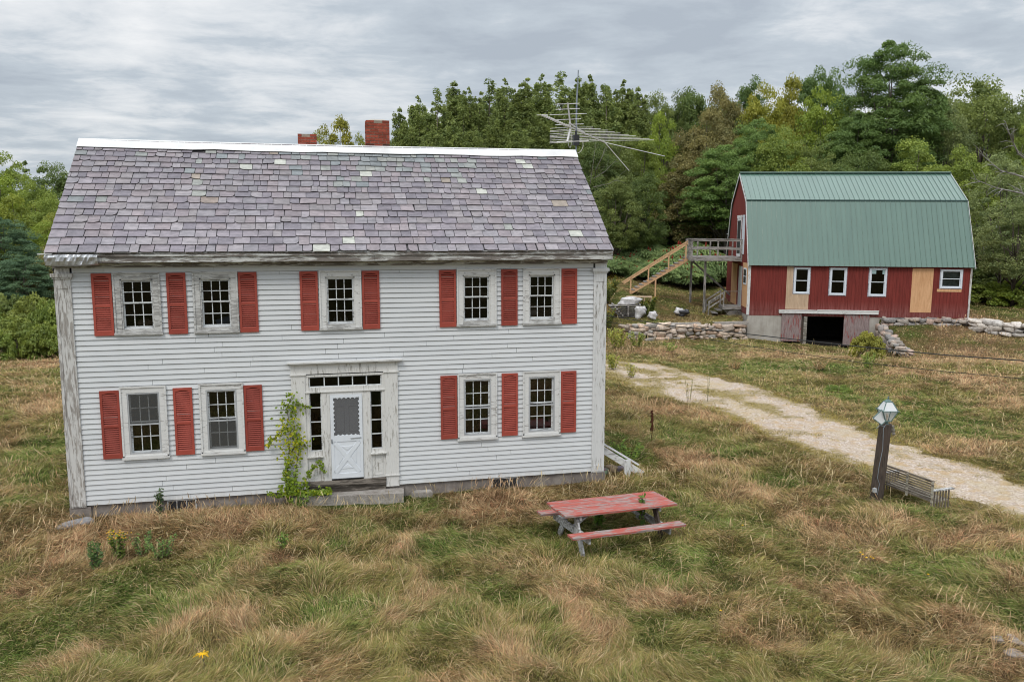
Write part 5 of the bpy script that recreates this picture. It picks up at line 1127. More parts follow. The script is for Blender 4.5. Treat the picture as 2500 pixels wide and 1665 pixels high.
def shrub_mesh(key, H, r, K, per, leaf, cr, seed):
    rs = np.random.RandomState(seed); a = rs.rand(K) * 6.28; rr_ = np.sqrt(rs.rand(K)); h = H * np.sqrt(np.clip(1 - rr_ ** 2, .04, 1)) * rs.uniform(.72, 1.05, K); cs = np.stack([np.cos(a) * rr_ * r, np.sin(a) * rr_ * r, h - cr * .5], 1)
    n2 = K // 2; b_ = rs.rand(n2) * 6.28; cs2 = np.stack([np.cos(b_) * r * .95, np.sin(b_) * r * .95, H * .5 * rs.rand(n2)], 1); cs = np.concatenate([cs, cs2]); q, t = clump(cs, cr * rs.uniform(.6, 1.3, len(cs)), per, leaf, rs, .85)
    limbs = [((0, 0, 0), tuple(c * .85), .03) for c in cs[::4]]
    TREES[key] = (q, t, limb_mesh([(0, 0, -.3), (0, 0, H * .4)], .06, .02, limbs, 5), H, r)
round_crown('oak_a', 17, 4.6, 2.0, 215, 230, .175, .85, 1, kmin=.76); round_crown('oak_b', 16, 4.2, 1.6, 200, 230, .17, .80, 2, 9, kmin=.76); round_crown('oak_c', 17, 4.4, 2.2, 215, 230, .175, .78, 3, 6, .62, kmin=.76)
round_crown('maple_a', 14, 3.6, 1.2, 150, 220, .165, .75, 4, 10); round_crown('maple_b', 13, 3.3, 1.0, 140, 220, .16, .75, 5, 8, .6); round_crown('airy', 15, 3.8, 1.5, 165, 170, .15, .80, 6, 12, .6)
round_crown('white_pine', 20, 4.6, 5.0, 300, 250, .19, .80, 51, 16, .52, .74, .80); round_crown('pine_top', 14, 3.0, 2.0, 160, 170, .22, .62, 52, 11, .6, .74, .78)
poplar('poplar_a', 18, 2.0, 1.5, 11); poplar('poplar_b', 18, 2.3, 1.5, 12, 8); poplar('poplar_c', 17, 1.8, 1.2, 13, 5)
pine('pine_a', 20, 4.6, 2.0, 21, 19, gap=1.5, upt=.38, pw=.36); pine('pine_b', 16, 3.6, 1.0, 22, 17, upt=.22); pine('pine_c', 15, 3.2, .6, 24, 16, upt=.15); pine('spruce', 9, 2.1, .3, 23, 15, .15, 110, 1, .10)
shrub_mesh('shrub_a', 2.6, 2.0, 60, 110, .15, .42, 31); shrub_mesh('shrub_b', 3.2, 2.2, 66, 110, .16, .5, 32)
FIRST = {}
def leafy(key):
    """shared crown and trunk meshes, made once"""
    if key not in FIRST:
        q, t, lm, H, r = TREES[key]; o = np_mesh('crown', q, 4, [(0, 1, 2, 3)], tint=t, mat=M['leaf']); tr = lm.build('trunk', M['bark'], smooth=True); FIRST[key] = (o.data, tr.data, H, r); bpy.data.objects.remove(o); bpy.data.objects.remove(tr)
    return FIRST[key]
def tree(key, px, ytop, hw, D, colr, name, label, cat, group, crown='crown', zoff=0, base=None):
    cm, tm, H, r = leafy(key); p = atp(px, 0, D); 
    if base is not None: p.z = base
    ztop = CAM.z + (568 - ytop) / 2003.1 * D * 1.0; h = ztop - p.z; R_ = hw / 2003.1 * D
    rn = random.Random(px * 7 + ytop)
    e = empty(name, label, cat, group, loc=p, rz=rn.uniform(0, 6.28)); s = (R_ / r, R_ / r, h / H); e.scale = s
    c = bpy.data.objects.new(crown, cm); col.objects.link(c); c.parent = e; j = rn.uniform(.9, 1.1); c.color = (colr[0] * j, colr[1] * j, colr[2] * j, 1)
    t = bpy.data.objects.new('trunk', tm); col.objects.link(t); t.parent = e; return e
OAK = (.190, .240, .080); DOAK = (.135, .190, .062); BRN = (.245, .225, .100); YEL = (.30, .31, .055); LIME = (.25, .33, .060); POP = (.210, .265, .090); PINE = (.130, .205, .065); PINEL = (.165, .255, .080); SPR = (.110, .195, .080); BLUE = (.120, .200, .125); MAP = (.225, .290, .068); SAGE = (.215, .265, .120)
gP = 'poplars behind the house'; c_tree = 'tree'
ORD = ('first', 'second', 'third', 'fourth', 'fifth', 'sixth', 'seventh', 'eighth', 'ninth', 'tenth', 'eleventh', 'twelfth', 'thirteenth', 'fourteenth', 'fifteenth', 'sixteenth', 'seventeenth', 'eighteenth', 'nineteenth', 'twentieth', 'twenty-first', 'twenty-second', 'twenty-third', 'twenty-fourth', 'twenty-fifth', 'twenty-sixth')
ns = ('first', 'second', 'third', 'fourth', 'fifth', 'sixth', 'seventh', 'eighth', 'ninth', 'tenth', 'eleventh', 'twelfth', 'thirteenth', 'fourteenth', 'fifteenth', 'sixteenth', 'seventeenth', 'eighteenth')
for i, (px, yt, hw, D, k) in enumerate(((982, 285, 44, 84, 'a'), (1030, 254, 58, 88, 'b'), (1072, 236, 50, 85, 'c'), (1112, 226, 62, 89, 'a'), (1150, 234, 52, 86, 'b'), (1196, 216, 66, 90, 'c'), (1236, 214, 58, 87, 'b'), (1280, 226, 60, 84, 'a'), (1318, 204, 64, 90, 'b'), (1368, 198, 68, 87, 'c'), (1408, 216, 56, 84, 'a'), (1436, 206, 60, 90, 'b'), (1474, 230, 50, 86, 'c'), (1512, 218, 64, 90, 'b'), (1548, 238, 44, 87, 'a'))):
    tree('poplar_' + k, px, yt, hw, D, POP, 'poplar_tree', ns[i].capitalize() + ' grey-green poplar from the left in the row showing above the roof ridge', c_tree, gP)
for i, (px, yt, D) in enumerate(((1010, 330, 80), (1060, 320, 79), (1110, 315, 80), (1160, 318, 79), (1215, 310, 80), (1265, 318, 79), (1320, 315, 80), (1390, 320, 79), (1440, 310, 79))):
    tree('poplar_b' if i % 2 else 'poplar_a', px, yt, 48, D, POP if i % 3 else OAK, 'poplar_tree', ORD[i].capitalize() + ' from the left of the lower poplars just above the white ridge', c_tree, 'front rank of poplars behind the house')
T = [
 ('oak_b', 1600, 246, 52, 90, OAK, 'oak_tree', 'green broadleaf tree right of the poplars where the treeline dips'),
 ('oak_a', 1650, 234, 58, 92, DOAK, 'oak_tree', 'dark oak on the treeline just right of the dip'),
 ('oak_c', 1690, 222, 60, 90, DOAK, 'oak_tree', 'rounded dark oak crown on the treeline left of the brownish tree'),
 ('oak_b', 1755, 226, 66, 84, BRN, 'oak_tree', 'brownish-olive tree on the treeline left of the golden tree'),
 ('pine_top', 1814, 200, 46, 92, PINE, 'pine_tree', 'small pine top poking out above the golden tree'),
 ('maple_a', 1848, 222, 66, 82, YEL, 'maple_tree', 'golden yellow maple on the treeline above the left end of the barn'),
 ('maple_b', 1912, 214, 58, 85, (.30, .30, .055), 'maple_tree', 'thinning orange-yellow maple right beside the golden one'),
 ('pine_top', 1964, 178, 52, 88, PINE, 'pine_tree', 'left one of the two dark pine tops left of the tall pine'),
 ('pine_top', 2002, 184, 48, 86, PINE, 'pine_tree', 'right one of the two dark pine tops left of the tall pine'),
 ('white_pine', 2148, 122, 118, 76, PINE, 'pine_tree', 'tallest white pine rising above the barn ridge'),
 ('pine_a', 2140, 250, 120, 77, PINE, 'pine_tree', 'dark spreading boughs of a second pine beneath the tallest pine top'),
 ('white_pine', 2065, 285, 84, 74, PINE, 'pine_tree', 'broad pine with spreading boughs at the lower left of the tallest pine'),
 ('maple_a', 1985, 232, 70, 79, LIME, 'maple_tree', 'yellow-green maple below the two dark pine tops'),
 ('airy', 2372, 164, 116, 80, OAK, 'oak_tree', 'wide grey-green oak right of the tallest pine'),
 ('airy', 2290, 215, 70, 77, SAGE, 'oak_tree', 'silvery green tree between the tallest pine and the wide oak'),
 ('airy', 2450, 215, 60, 78, OAK, 'oak_tree', 'grey-green tree filling in right of the wide oak'),
 ('maple_b', 2210, 352, 95, 68, MAP, 'maple_tree', 'yellow-green maple directly above the right half of the barn ridge'),
 ('maple_a', 2330, 370, 70, 66, MAP, 'maple_tree', 'olive maple behind the right end of the barn ridge'),
 ('airy', 2440, 360, 85, 60, SAGE, 'willow_tree', 'pale leafy tree beside the right end of the barn'),
 ('airy', 2475, 470, 80, 56, SAGE, 'willow_tree', 'blue-green drooping tree beyond the boulder wall'),
 ('oak_b', 2510, 280, 70, 68, MAP, 'oak_tree', 'bright green tree cut by the right picture edge'),
 ('oak_a', 2560, 250, 90, 74, OAK, 'oak_tree', 'tall green tree just beyond the right picture edge'),
 ('oak_a', 1718, 278, 88, 76, BRN, 'oak_tree', 'large brown-tinged oak in the middle of the wood'),
 ('oak_b', 1690, 385, 100, 74, BRN, 'oak_tree', 'lower brown-tinged oak left of the barn'),
 ('maple_b', 1608, 292, 46, 80, LIME, 'maple_tree', 'small bright lime-green tree behind the antenna tips'),
 ('oak_c', 1560, 330, 55, 74, MAP, 'oak_tree', 'green tree behind the right tips of the antenna'),
 ('white_pine', 1838, 300, 76, 71, PINEL, 'pine_tree', 'blue-green white pine left above the barn ridge'),
 ('white_pine', 1765, 360, 98, 70, PINEL, 'pine_tree', 'layered white pine with drooping boughs left of the barn gable'),
 ('maple_a', 1892, 320, 72, 68, MAP, 'maple_tree', 'yellow-green maple behind the left third of the barn roof'),
 ('airy', 1965, 330, 66, 70, OAK, 'oak_tree', 'dull green tree behind the middle of the barn roof'),
 ('oak_b', 2050, 385, 70, 68, DOAK, 'oak_tree', 'dark tree low behind the middle of the barn ridge'),
 ('oak_b', 2130, 380, 70, 69, DOAK, 'oak_tree', 'dark tree low behind the barn ridge below the tallest pine'),
 ('oak_c', 1500, 330, 62, 72, OAK, 'oak_tree', 'green tree directly behind the mast of the antenna'),
 ('oak_b', 1450, 350, 60, 70, DOAK, 'oak_tree', 'dark green tree behind the right end of the roof ridge'),
 ('oak_c', 1560, 420, 60, 68, DOAK, 'oak_tree', 'dark oak right of the sloping roof edge'),
 ('oak_b', 1500, 440, 60, 66, OAK, 'oak_tree', 'grey-green oak touching the sloping roof edge'),
 ('pine_b', 1610, 470, 62, 75, PINE, 'pine_tree', 'dark pine deep in the shade between house and barn'),
 ('spruce', 1530, 470, 50, 72, SPR, 'spruce_tree', 'pointed young spruce just right of the slate roof'),
 ('spruce', 1600, 530, 56, 73, SPR, 'spruce_tree', 'small dense spruce above the sumac thicket'),
 ('spruce', 1500, 540, 60, 72, SPR, 'spruce_tree', 'blue-green young spruce by the eave corner of the house'),
 ('pine_c', 1680, 490, 70, 73, PINE, 'pine_tree', 'low dark pine behind the wooden stairs'),
 ('maple_b', 832, 305, 60, 84, (.30, .30, .055), 'maple_tree', 'olive-yellow tree showing above the ridge between the two chimneys'),
 ('maple_a', 790, 335, 46, 86, (.28, .29, .06), 'maple_tree', 'small olive tree top just right of the left chimney'),
 ('maple_a', 884, 340, 40, 86, (.25, .28, .06), 'maple_tree', 'low tree top hidden behind the right chimney'),
 ('maple_a', 28, 386, 74, 84, MAP, 'maple_tree', 'green tree forming the left end of the left treeline'),
 ('pine_c', 84, 396, 26, 88, DOAK, 'pine_tree', 'thin pine top on the left treeline'),
 ('oak_a', 150, 402, 64, 82, DOAK, 'oak_tree', 'dark round oak left of the slate roof'),
 ('maple_b', 30, 440, 70, 72, LIME, 'maple_tree', 'light green tree below the left treeline at the picture edge'),
 ('maple_a', 100, 440, 60, 72, MAP, 'maple_tree', 'mid-green tree in the middle of the left wood'),
 ('maple_b', 60, 485, 74, 66, (.26, .31, .06), 'maple_tree', 'yellow-green thicket tree in the left wood'),
 ('oak_b', 150, 490, 66, 64, MAP, 'oak_tree', 'yellowish green tree touching the left roof slope'),
 ('maple_a', 120, 545, 66, 58, LIME, 'maple_tree', 'bright leafy tree beside the left corner of the roof'),
 ('white_pine', 12, 530, 78, 54, BLUE, 'pine_tree', 'blue-green pine at the left picture edge'),
 ('white_pine', 60, 622, 66, 50, BLUE, 'pine_tree', 'lower blue-green pine by the left corner board'),
 ('oak_c', 135, 590, 60, 52, BRN, 'oak_tree', 'reddish-olive sapling tree behind the left corner board'),
 ('maple_b', -50, 420, 80, 70, MAP, 'maple_tree', 'tree just outside the left picture edge'),
]
for key, px, yt, hw, D, c_, nm, lb in T: tree(key, px, yt, hw, D, c_, nm, lb, c_tree, None)
rn = random.Random(12)
for i in range(26):      # second rank closing the wood
    px = 1000 + i * 64 + rn.uniform(-15, 15); D = rn.uniform(94, 104); yt = np.interp(px, [950, 1100, 1500, 1560, 1700, 1900, 2050, 2250, 2600], [330, 262, 262, 280, 262, 256, 262, 240, 250]) + rn.uniform(-8, 25)
    tree(rn.choice(('oak_a', 'oak_b', 'oak_c')), px, yt, 70, D, rn.choice((OAK, DOAK, MAP)), 'oak_tree', ORD[i].capitalize() + ' tree from the left in the back rank closing the wood', c_tree, 'back rank of the wood')
for i in range(10):      # the wood goes on to the right of the picture
    px = 2640 + i * 95 + rn.uniform(-20, 20); D = rn.uniform(66, 84)
    tree(rn.choice(('oak_a', 'maple_a', 'oak_c', 'airy')), px, rn.uniform(215, 300), rn.uniform(80, 105), D, rn.choice((OAK, DOAK, MAP)), 'oak_tree', ORD[i].capitalize() + ' tree of the wood beyond the right edge of the photo', c_tree, 'wood beyond the right edge')
for i in range(20):      # shaded low trees at the foot of the wood
    px = 1440 + i * 62 + rn.uniform(-12, 12); D = rn.uniform(72, 80); yt = rn.uniform(480, 560)
    tree(rn.choice(('oak_b', 'maple_b', 'spruce', 'oak_c')), px, yt, rn.uniform(52, 66), D, rn.choice((DOAK, DOAK, OAK, SPR)), 'young_tree', ORD[i].capitalize() + ' young tree from the left in the shaded foot of the wood', c_tree, 'understorey of the wood')
for i in range(16):
    px = -140 + i * 24 + rn.uniform(-12, 12); D = rn.uniform(50, 84); yt = 560 - (D - 50) * 3.4 + rn.uniform(-10, 40)
    tree(rn.choice(('maple_a', 'maple_b', 'oak_b')), px, yt, rn.uniform(44, 60), D, rn.choice((MAP, LIME, OAK, (.26, .29, .065))), 'young_tree', ORD[i].capitalize() + ' leafy young tree from the left in the left-hand wood', c_tree, 'young trees of the left wood')
for i, (px, yt, hw, D, c_) in enumerate(((10, 712, 62, 47, OAK), (70, 716, 58, 46, (.22, .26, .07)), (120, 725, 54, 45, (.18, .24, .06)), (30, 770, 56, 42, (.20, .245, .065)), (95, 785, 50, 41, (.21, .265, .06)), (-60, 730, 70, 45, MAP), (160, 742, 60, 45, MAP), (135, 790, 36, 41, MAP), (-20, 800, 40, 40, MAP))):
    tree('shrub_b' if i % 2 else 'shrub_a', px, yt, hw, D, c_, 'leafy_shrub', ('wide shrub against the left picture edge at the back of the lawn', 'second round shrub of the back row at the left lawn edge', 'shrub of the back row nearest the left corner board', 'lower front shrub near the left picture edge', 'light green front shrub left of the corner board', 'shrub cut off by the left picture edge', 'shrub partly hidden behind the left corner board', 'low shrub at the foot of the thicket by the corner board', 'low front shrub beyond the left picture edge')[i], 'shrub', 'thicket left of the house', 'foliage')
for i, (px, yt, hw, D, c_) in enumerate(((2400, 690, 60, 58, MAP), (2460, 680, 60, 57, LIME), (2520, 685, 60, 56, MAP), (2350, 650, 60, 66, DOAK), (2430, 640, 60, 64, OAK))):
    tree('shrub_b', px, yt, hw, D, c_, 'leafy_shrub', ('leafy shrub just right of the barn corner', 'bright green shrub right of the barn behind the boulder wall', 'shrub at the right picture edge behind the boulders', 'dark shrub behind the right barn corner', 'dark shrub in the shade of the trees right of the barn')[i], 'shrub', 'shrubs right of the barn', 'foliage')
tree('shrub_a', 2125, 806, 38, 44.5, (.30, .30, .07), 'leafy_shrub', 'yellow-green bush growing against the right sliding door of the barn', 'shrub', None, 'foliage')
tree('shrub_a', 2060, 942, 34, 32.5, (.18, .25, .06), 'leafy_shrub', 'single low round bush alone in the grass beyond the driveway', 'shrub', None, 'foliage')
# sumac thicket with red cones
def sumac_mesh(H, r, seed):
    rs = np.random.RandomState(seed); K = 105; a = rs.rand(K) * 6.28; q_ = np.sqrt(rs.rand(K)); h = H * (.45 + .55 * np.sqrt(np.clip(1 - q_ ** 2, 0, 1))) * rs.uniform(.80, 1.04, K); cs = np.stack([np.cos(a) * q_ * r, np.sin(a) * q_ * r, h], 1); h2 = K
    a2 = rs.rand(h2) * 6.28; cs2 = np.stack([np.cos(a2) * r * rs.uniform(.8, 1.0, h2), np.sin(a2) * r * rs.uniform(.8, 1.0, h2), H * rs.uniform(.32, .75, h2)], 1); allc = np.concatenate([cs, cs2]); C_, N_, S_, TW, TT = [], [], [], [], []
    for c in allc:       # each top carries a star of drooping compound leaves
        nf = 9; a0 = rs.rand() * 6.28; tt = rs.rand()
        for k in range(nf):
            an_ = a0 + 6.28 * k / nf + rs.normal() * .2; L_ = rs.uniform(.50, .85)
            for j in range(7):
                t_ = (j + 1) / 7; base = c + np.array((math.cos(an_) * L_ * t_, math.sin(an_) * L_ * t_, .14 * t_ - .42 * t_ ** 2 * L_ * 1.6))
                for sd in (-1, 1):
                    C_.append(base + np.array((-math.sin(an_), math.cos(an_), -.25)) * sd * .105); N_.append((math.cos(an_) * .5 + rs.normal() * .35, math.sin(an_) * .5 + rs.normal() * .35, 1)); S_.append(.115); TW.append((math.cos(an_) * .7 + .1, math.sin(an_) * .7, 0)); TT.append(.25 + .5 * tt + rs.normal() * .08)
    q, = (quads(np.array(C_), np.array(N_), np.array(S_), rs, 2.2, np.array(TW)),); t = np.repeat(np.clip(np.array(TT), 0, 1), 4)
    fr = [tuple(c + rs.normal(size=3) * .03) for c in np.concatenate([cs[rs.rand(K) < .30], cs2[rs.rand(K) < .28]])]
    lm = limb_mesh([(0, 0, -.3), (0, 0, .2)], .06, .05, [((c[0] * .25, c[1] * .25, 0), tuple(c), .028) for c in allc[::5]], 5)
    return q, t, lm, fr
sm = []
for sdd in (41, 42):
    q, t, lm, fr_ = sumac_mesh(3.0, 2.2, sdd); o = np_mesh('foliage', q, 4, [(0, 1, 2, 3)], tint=t, mat=M['leaf']); tr = lm.build('stems', M['bark']); sm.append((o.data, tr.data, fr_))
    for x in (o, tr): bpy.data.objects.remove(x)
fb = MB(); fb.tube([(0, 0, 0), (.01, 0, .16), (.02, 0, .34)], [.05, .065, .015], 6); fo = fb.build('fruit_cone', M['sumac_red'], smooth=True); fcm = fo.data; bpy.data.objects.remove(fo)
for i, (px, yt, hw, D) in enumerate(((1510, 616, 66, 67), (1560, 590, 74, 69), (1624, 606, 70, 68), (1684, 592, 74, 69), (1742, 616, 70, 68), (1470, 640, 56, 65), (1585, 640, 66, 65.5), (1660, 640, 70, 65.5), (1790, 630, 60, 69))):
    p = atp(px, 0, D); zt = CAM.z + (568 - yt) / 2003.1 * D; e = empty('sumac_shrub', ORD[i].capitalize() + ' staghorn sumac with red cones in the thicket behind the stairs', 'shrub', 'sumac thicket behind the stairs', loc=p, rz=i * 1.3); s = hw / 2003.1 * D / 2.2; e.scale = (s, s, max(.5, (zt - p.z) / 3.1))
    for c_ in sm[i % 2][2]: c = bpy.data.objects.new('fruit_cone', fcm); col.objects.link(c); c.parent = e; c.location = c_
    for nm, me in zip(('foliage', 'stems'), sm[i % 2][:2]):
        c = bpy.data.objects.new(nm, me); col.objects.link(c); c.parent = e; c.color = (.26, .36, .17, 1)
# dead pale branches at the right edge
def branch_tree(name, label, p, segs, mat, r0=.09):
    b = MB()
    for s in segs: pts = [Vector(q) for q in s[0]]; n = len(pts); b.tube(pts, [s[1] * (1 - .85 * i / (n - 1)) for i in range(n)], 5)
    o = b.build(name, M[mat], smooth=True); return tag(o, label, 'tree')
def P3(px, py, D): p = atp(px, 0, D); return Vector((p.x, p.y, CAM.z + (568 - py) / 2003.1 * D))
rn = random.Random(77)
def wobble(pts, D, r, tw=5):
    base = [P3(x, y, D + dd) for x, y, dd in pts]; out = [(base, r)]
    for i in range(len(base) - 1):
        for k in range(tw):
            t = rn.random(); a = base[i].lerp(base[i + 1], t); d = (base[i + 1] - base[i]).normalized(); e = a + d * rn.uniform(.5, 1.1) + Vector((rn.uniform(-.5, .5), rn.uniform(-.6, .6), rn.uniform(-.7, .7))); out.append(([a, a.lerp(e, .5) + Vector((0, 0, .08)), e], r * .32))
    return out
segs = wobble([(2560, 470, 0), (2500, 408, 0), (2460, 380, -1), (2440, 345, -1.5), (2424, 308, -2)], 55, .10) + wobble([(2560, 560, 0), (2530, 490, 0), (2470, 473, -1), (2415, 462, -1.5), (2352, 438, -2.5)], 54, .085) + wobble([(2540, 500, 0), (2475, 435, -1), (2420, 420, -1), (2375, 385, -2)], 54, .075) + wobble([(2560, 800, 0), (2552, 650, 0), (2548, 520, 0), (2560, 380, 0)], 55, .2, 1)
branch_tree('dead_tree', 'bare pale dead tree reaching in from the right picture edge', None, segs, 'bark_pale')
segs = wobble([(1500, 420, 0), (1440 + 60, 500, 0)], 60, .05, 1)
for (x0, y0, x1, y1) in ((1435, 470, 1452, 340), (1445, 440, 1500, 395), (1445, 460, 1520, 432), (1450, 420, 1478, 352)): segs += wobble([(x0, y0, 0), ((x0 + x1) / 2, (y0 + y1) / 2 + 6, 0), (x1, y1, 0)], 64, .028, 3)
branch_tree('bare_tree', 'leafless thin tree against the wood just right of the roof end', None, segs[2:], 'bark_mid')
segs = [([P3(2402, 655, 58), P3(2395, 610, 58), P3(2390, 590, 58)], .06), ([P3(2393, 615, 58), P3(2378, 600, 58)], .03), ([P3(2393, 612, 58), P3(2402, 600, 58)], .025)]
branch_tree('dead_snag', 'small forked dead snag beside the right end of the barn', None, segs, 'bark_pale')
# vine on the door surround
def vine():
    rs = np.random.RandomState(4); e = empty('climbing_vine', 'yellow-green vine climbing the left side of the front door surround', 'vine', loc=(4.75, -.15, -.3))
    def wpt(x, z, y=-.16): return np.array((x - 4.75, y + .15, z + .3))
    C_, S_ = [], []; b = MB()
    stems = [[(4.72, -.2), (4.66, .5), (4.72, 1.0), (4.78, 1.5), (4.70, 2.0), (4.82, 2.28)], [(4.78, -.2), (4.86, .6), (4.96, 1.1), (4.88, 1.5)], [(4.78, 1.5), (4.62, 1.55), (4.42, 1.35), (4.22, 1.14)], [(4.82, 1.9), (4.92, 2.12), (5.22, 2.02)], [(4.95, -.1), (5.15, .5), (5.40, .72), (5.5, .45)], [(4.78, 1.0), (4.95, 1.3), (5.1, 1.1)], [(4.7, .0), (4.45, -.05), (4.2, .06)], [(4.85, -.15), (5.2, -.10), (5.6, -.02)]]
    spread = [.20, .10, .07, .05, .06, .10, .05, .05]
    for s_, sp_ in zip(stems, spread):
        pts = [wpt(*q) for q in s_]; b.tube([tuple(p) for p in pts], .008, 5)
        for i in range(len(pts) - 1):
            n = int(np.linalg.norm(pts[i + 1] - pts[i]) * (190 if sp_ > .15 else 85))
            for k in range(n):
                t = rs.rand(); c = pts[i] * (1 - t) + pts[i + 1] * t; zz = c[2] - .3; f = 1.35 if (sp_ > .15 and .9 < zz < 1.9) else (.45 if sp_ > .15 and zz < .9 else 1)
                C_.append(c + rs.normal(size=3) * np.array((sp_ * f, .05, sp_ * .7)) * .6); 
    for k in range(170): C_.append(wpt(4.75 + rs.normal() * .17, .0 + abs(rs.normal()) * .16, -.25 + rs.normal() * .09))
    for k in range(240): C_.append(wpt(5.05 + rs.uniform(-.2, .6), -.02 + abs(rs.normal()) * .05, -.25 + rs.normal() * .09))
    C_ = np.array(C_); C_[:, 1] = np.minimum(C_[:, 1], .04); N = len(C_); n = rs.normal(size=(N, 3)) * .6 + np.array((0, -1.0, .5)); q = quads(C_, n, rs.uniform(.045, .085, N), rs, 1.15); up_ = (C_[:, 2] > 1.0) & (C_[:, 2] < 2.1); t = np.repeat(np.clip(np.where(up_, .62, .25) + rs.normal(size=N) * .25, 0, 1), 4)
    o = np_mesh('leaves', q, 4, [(0, 1, 2, 3)], tint=t, mat=M['leafvar'], parent=e); o.color = (.27, .32, .03, 1); b.build('stems', M['bark'], e)
def leafvar():
    m = M['leaf'].copy(); m.name = 'vine_leaves'; nt = m.node_tree
    for n in nt.nodes:
        if n.type == 'VALTORGB': e = n.color_ramp.elements; e[0].color = (.6, .75, .6, 1); e[1].color = (2.2, 1.65, .4, 1); x = e.new(.5); x.color = (.85, 1, .7, 1)
    return m
M['leafvar'] = leafvar(); vine()
def weed(name, label, x, y, h, r, n, colr, leaf=.05, flowers=0, cat='weed', group=None, narrow=1.6, fr=.05):
    rs = np.random.RandomState(int(abs(x * 100 + y * 37)) % 9999); z = ghf(x, y); e = empty(name, label, cat, group, loc=(x, y, z)); b = MB(); C_ = []; N_ = []; tips = []
    for k in range(n):
        a = rs.rand() * 6.28; d = r * math.sqrt(rs.rand()); top = np.array((math.cos(a) * d * 1.2, math.sin(a) * d * 1.2, h * rs.uniform(.7, 1.05))); bs = np.array((math.cos(a) * d * .4, math.sin(a) * d * .4, 0)); b.tube([tuple(bs), tuple(bs * .4 + top * .6), tuple(top)], [.006, .005, .003], 4); tips.append(top)
        for j in range(int(h * 60)):
            t = .15 + .85 * rs.rand(); p = bs * (1 - t) + top * t; an_ = rs.rand() * 6.28; C_.append(p + np.array((math.cos(an_), math.sin(an_), .2)) * leaf * .7); N_.append((math.cos(an_) * .5, math.sin(an_) * .5, 1))
    C_ = np.array(C_); q = quads(C_, np.array(N_) + rs.normal(size=C_.shape) * .3, rs.uniform(.7, 1.2, len(C_)) * leaf, rs, narrow); o = np_mesh('leaves', q, 4, [(0, 1, 2, 3)], tint=np.repeat(rs.rand(len(C_)), 4), mat=M['leaf'], parent=e); o.color = colr + (1,); b.build('stems', M['bark'], e)
    if flowers:
        f = MB()
        for tp in tips:
            for k in range(flowers): p = tp + rs.normal(size=3) * np.array((fr, fr, fr * .5)); f.prism([(p[0] + .013 * math.cos(j * 1.047), p[1] + .013 * math.sin(j * 1.047), p[2]) for j in range(6)], (0, 0, .008))
        f.build('flowers', M['flower'], e)
    return e
GW = (.17, .27, .09)
weed('goldenrod', 'goldenrod in yellow bloom in front of the left half of the house', 1.58, -2.75, .62, .22, 9, (.12, .17, .04), .05, 5)
weed('leafy_weed', 'tall blue-green weed right of the goldenrod before the left windows', 1.98, -2.55, .50, .20, 9, GW, .04)
weed('leafy_weed', 'bushy green weed right of the other weeds before the left windows', 2.42, -2.95, .50, .25, 11, GW, .04)
weed('leafy_weed', 'spiky dark weed left of the goldenrod in the lawn', 1.28, -3.3, .60, .18, 10, (.10, .17, .06), .05)
weed('leafy_weed', 'slender weed growing up the siding beside the left cellar window', 1.88, -.22, .62, .07, 4, (.08, .13, .06), .06)
weed('leafy_weed', 'small bright weed in the dry grass before the door slab', 4.7, -3.35, .35, .12, 6, (.16, .24, .06), .05)
weed('goldenrod', 'goldenrod clump in bloom near the board stack by the stairs', gw(-6.2, .0).x, gw(-6.2, .0).y, 1.2, .45, 14, (.12, .16, .04), .10, 8, fr=.12)
for i, (u, v) in enumerate(((-9, 1.5), (-10, -.5), (-8.6, 3.5), (-9.6, 4.5), (-10.5, 2.2), (-8.9, -2.2))): p = gw(u, v); weed('goldenrod', ORD[i].capitalize() + ' yellow goldenrod at the foot of the sumac beside the house', p.x, p.y, 1.3, .5, 14, (.14, .17, .05), .10, 9, 'weed', 'goldenrod beside the sumac', fr=.15)
weed('fern', 'green fern fronds under the picnic table', 11.15, -3.35, .42, .18, 10, (.13, .24, .04), .06, narrow=2.2)
weed('sapling', 'green sapling poking up between the boards of the picnic table', 12.0, -3.72, .92, .03, 2, (.12, .20, .05), .07)
weed('fern', 'green clump of weeds at the base of the vine', 4.95, -.55, .35, .25, 14, (.15, .22, .05), .05)
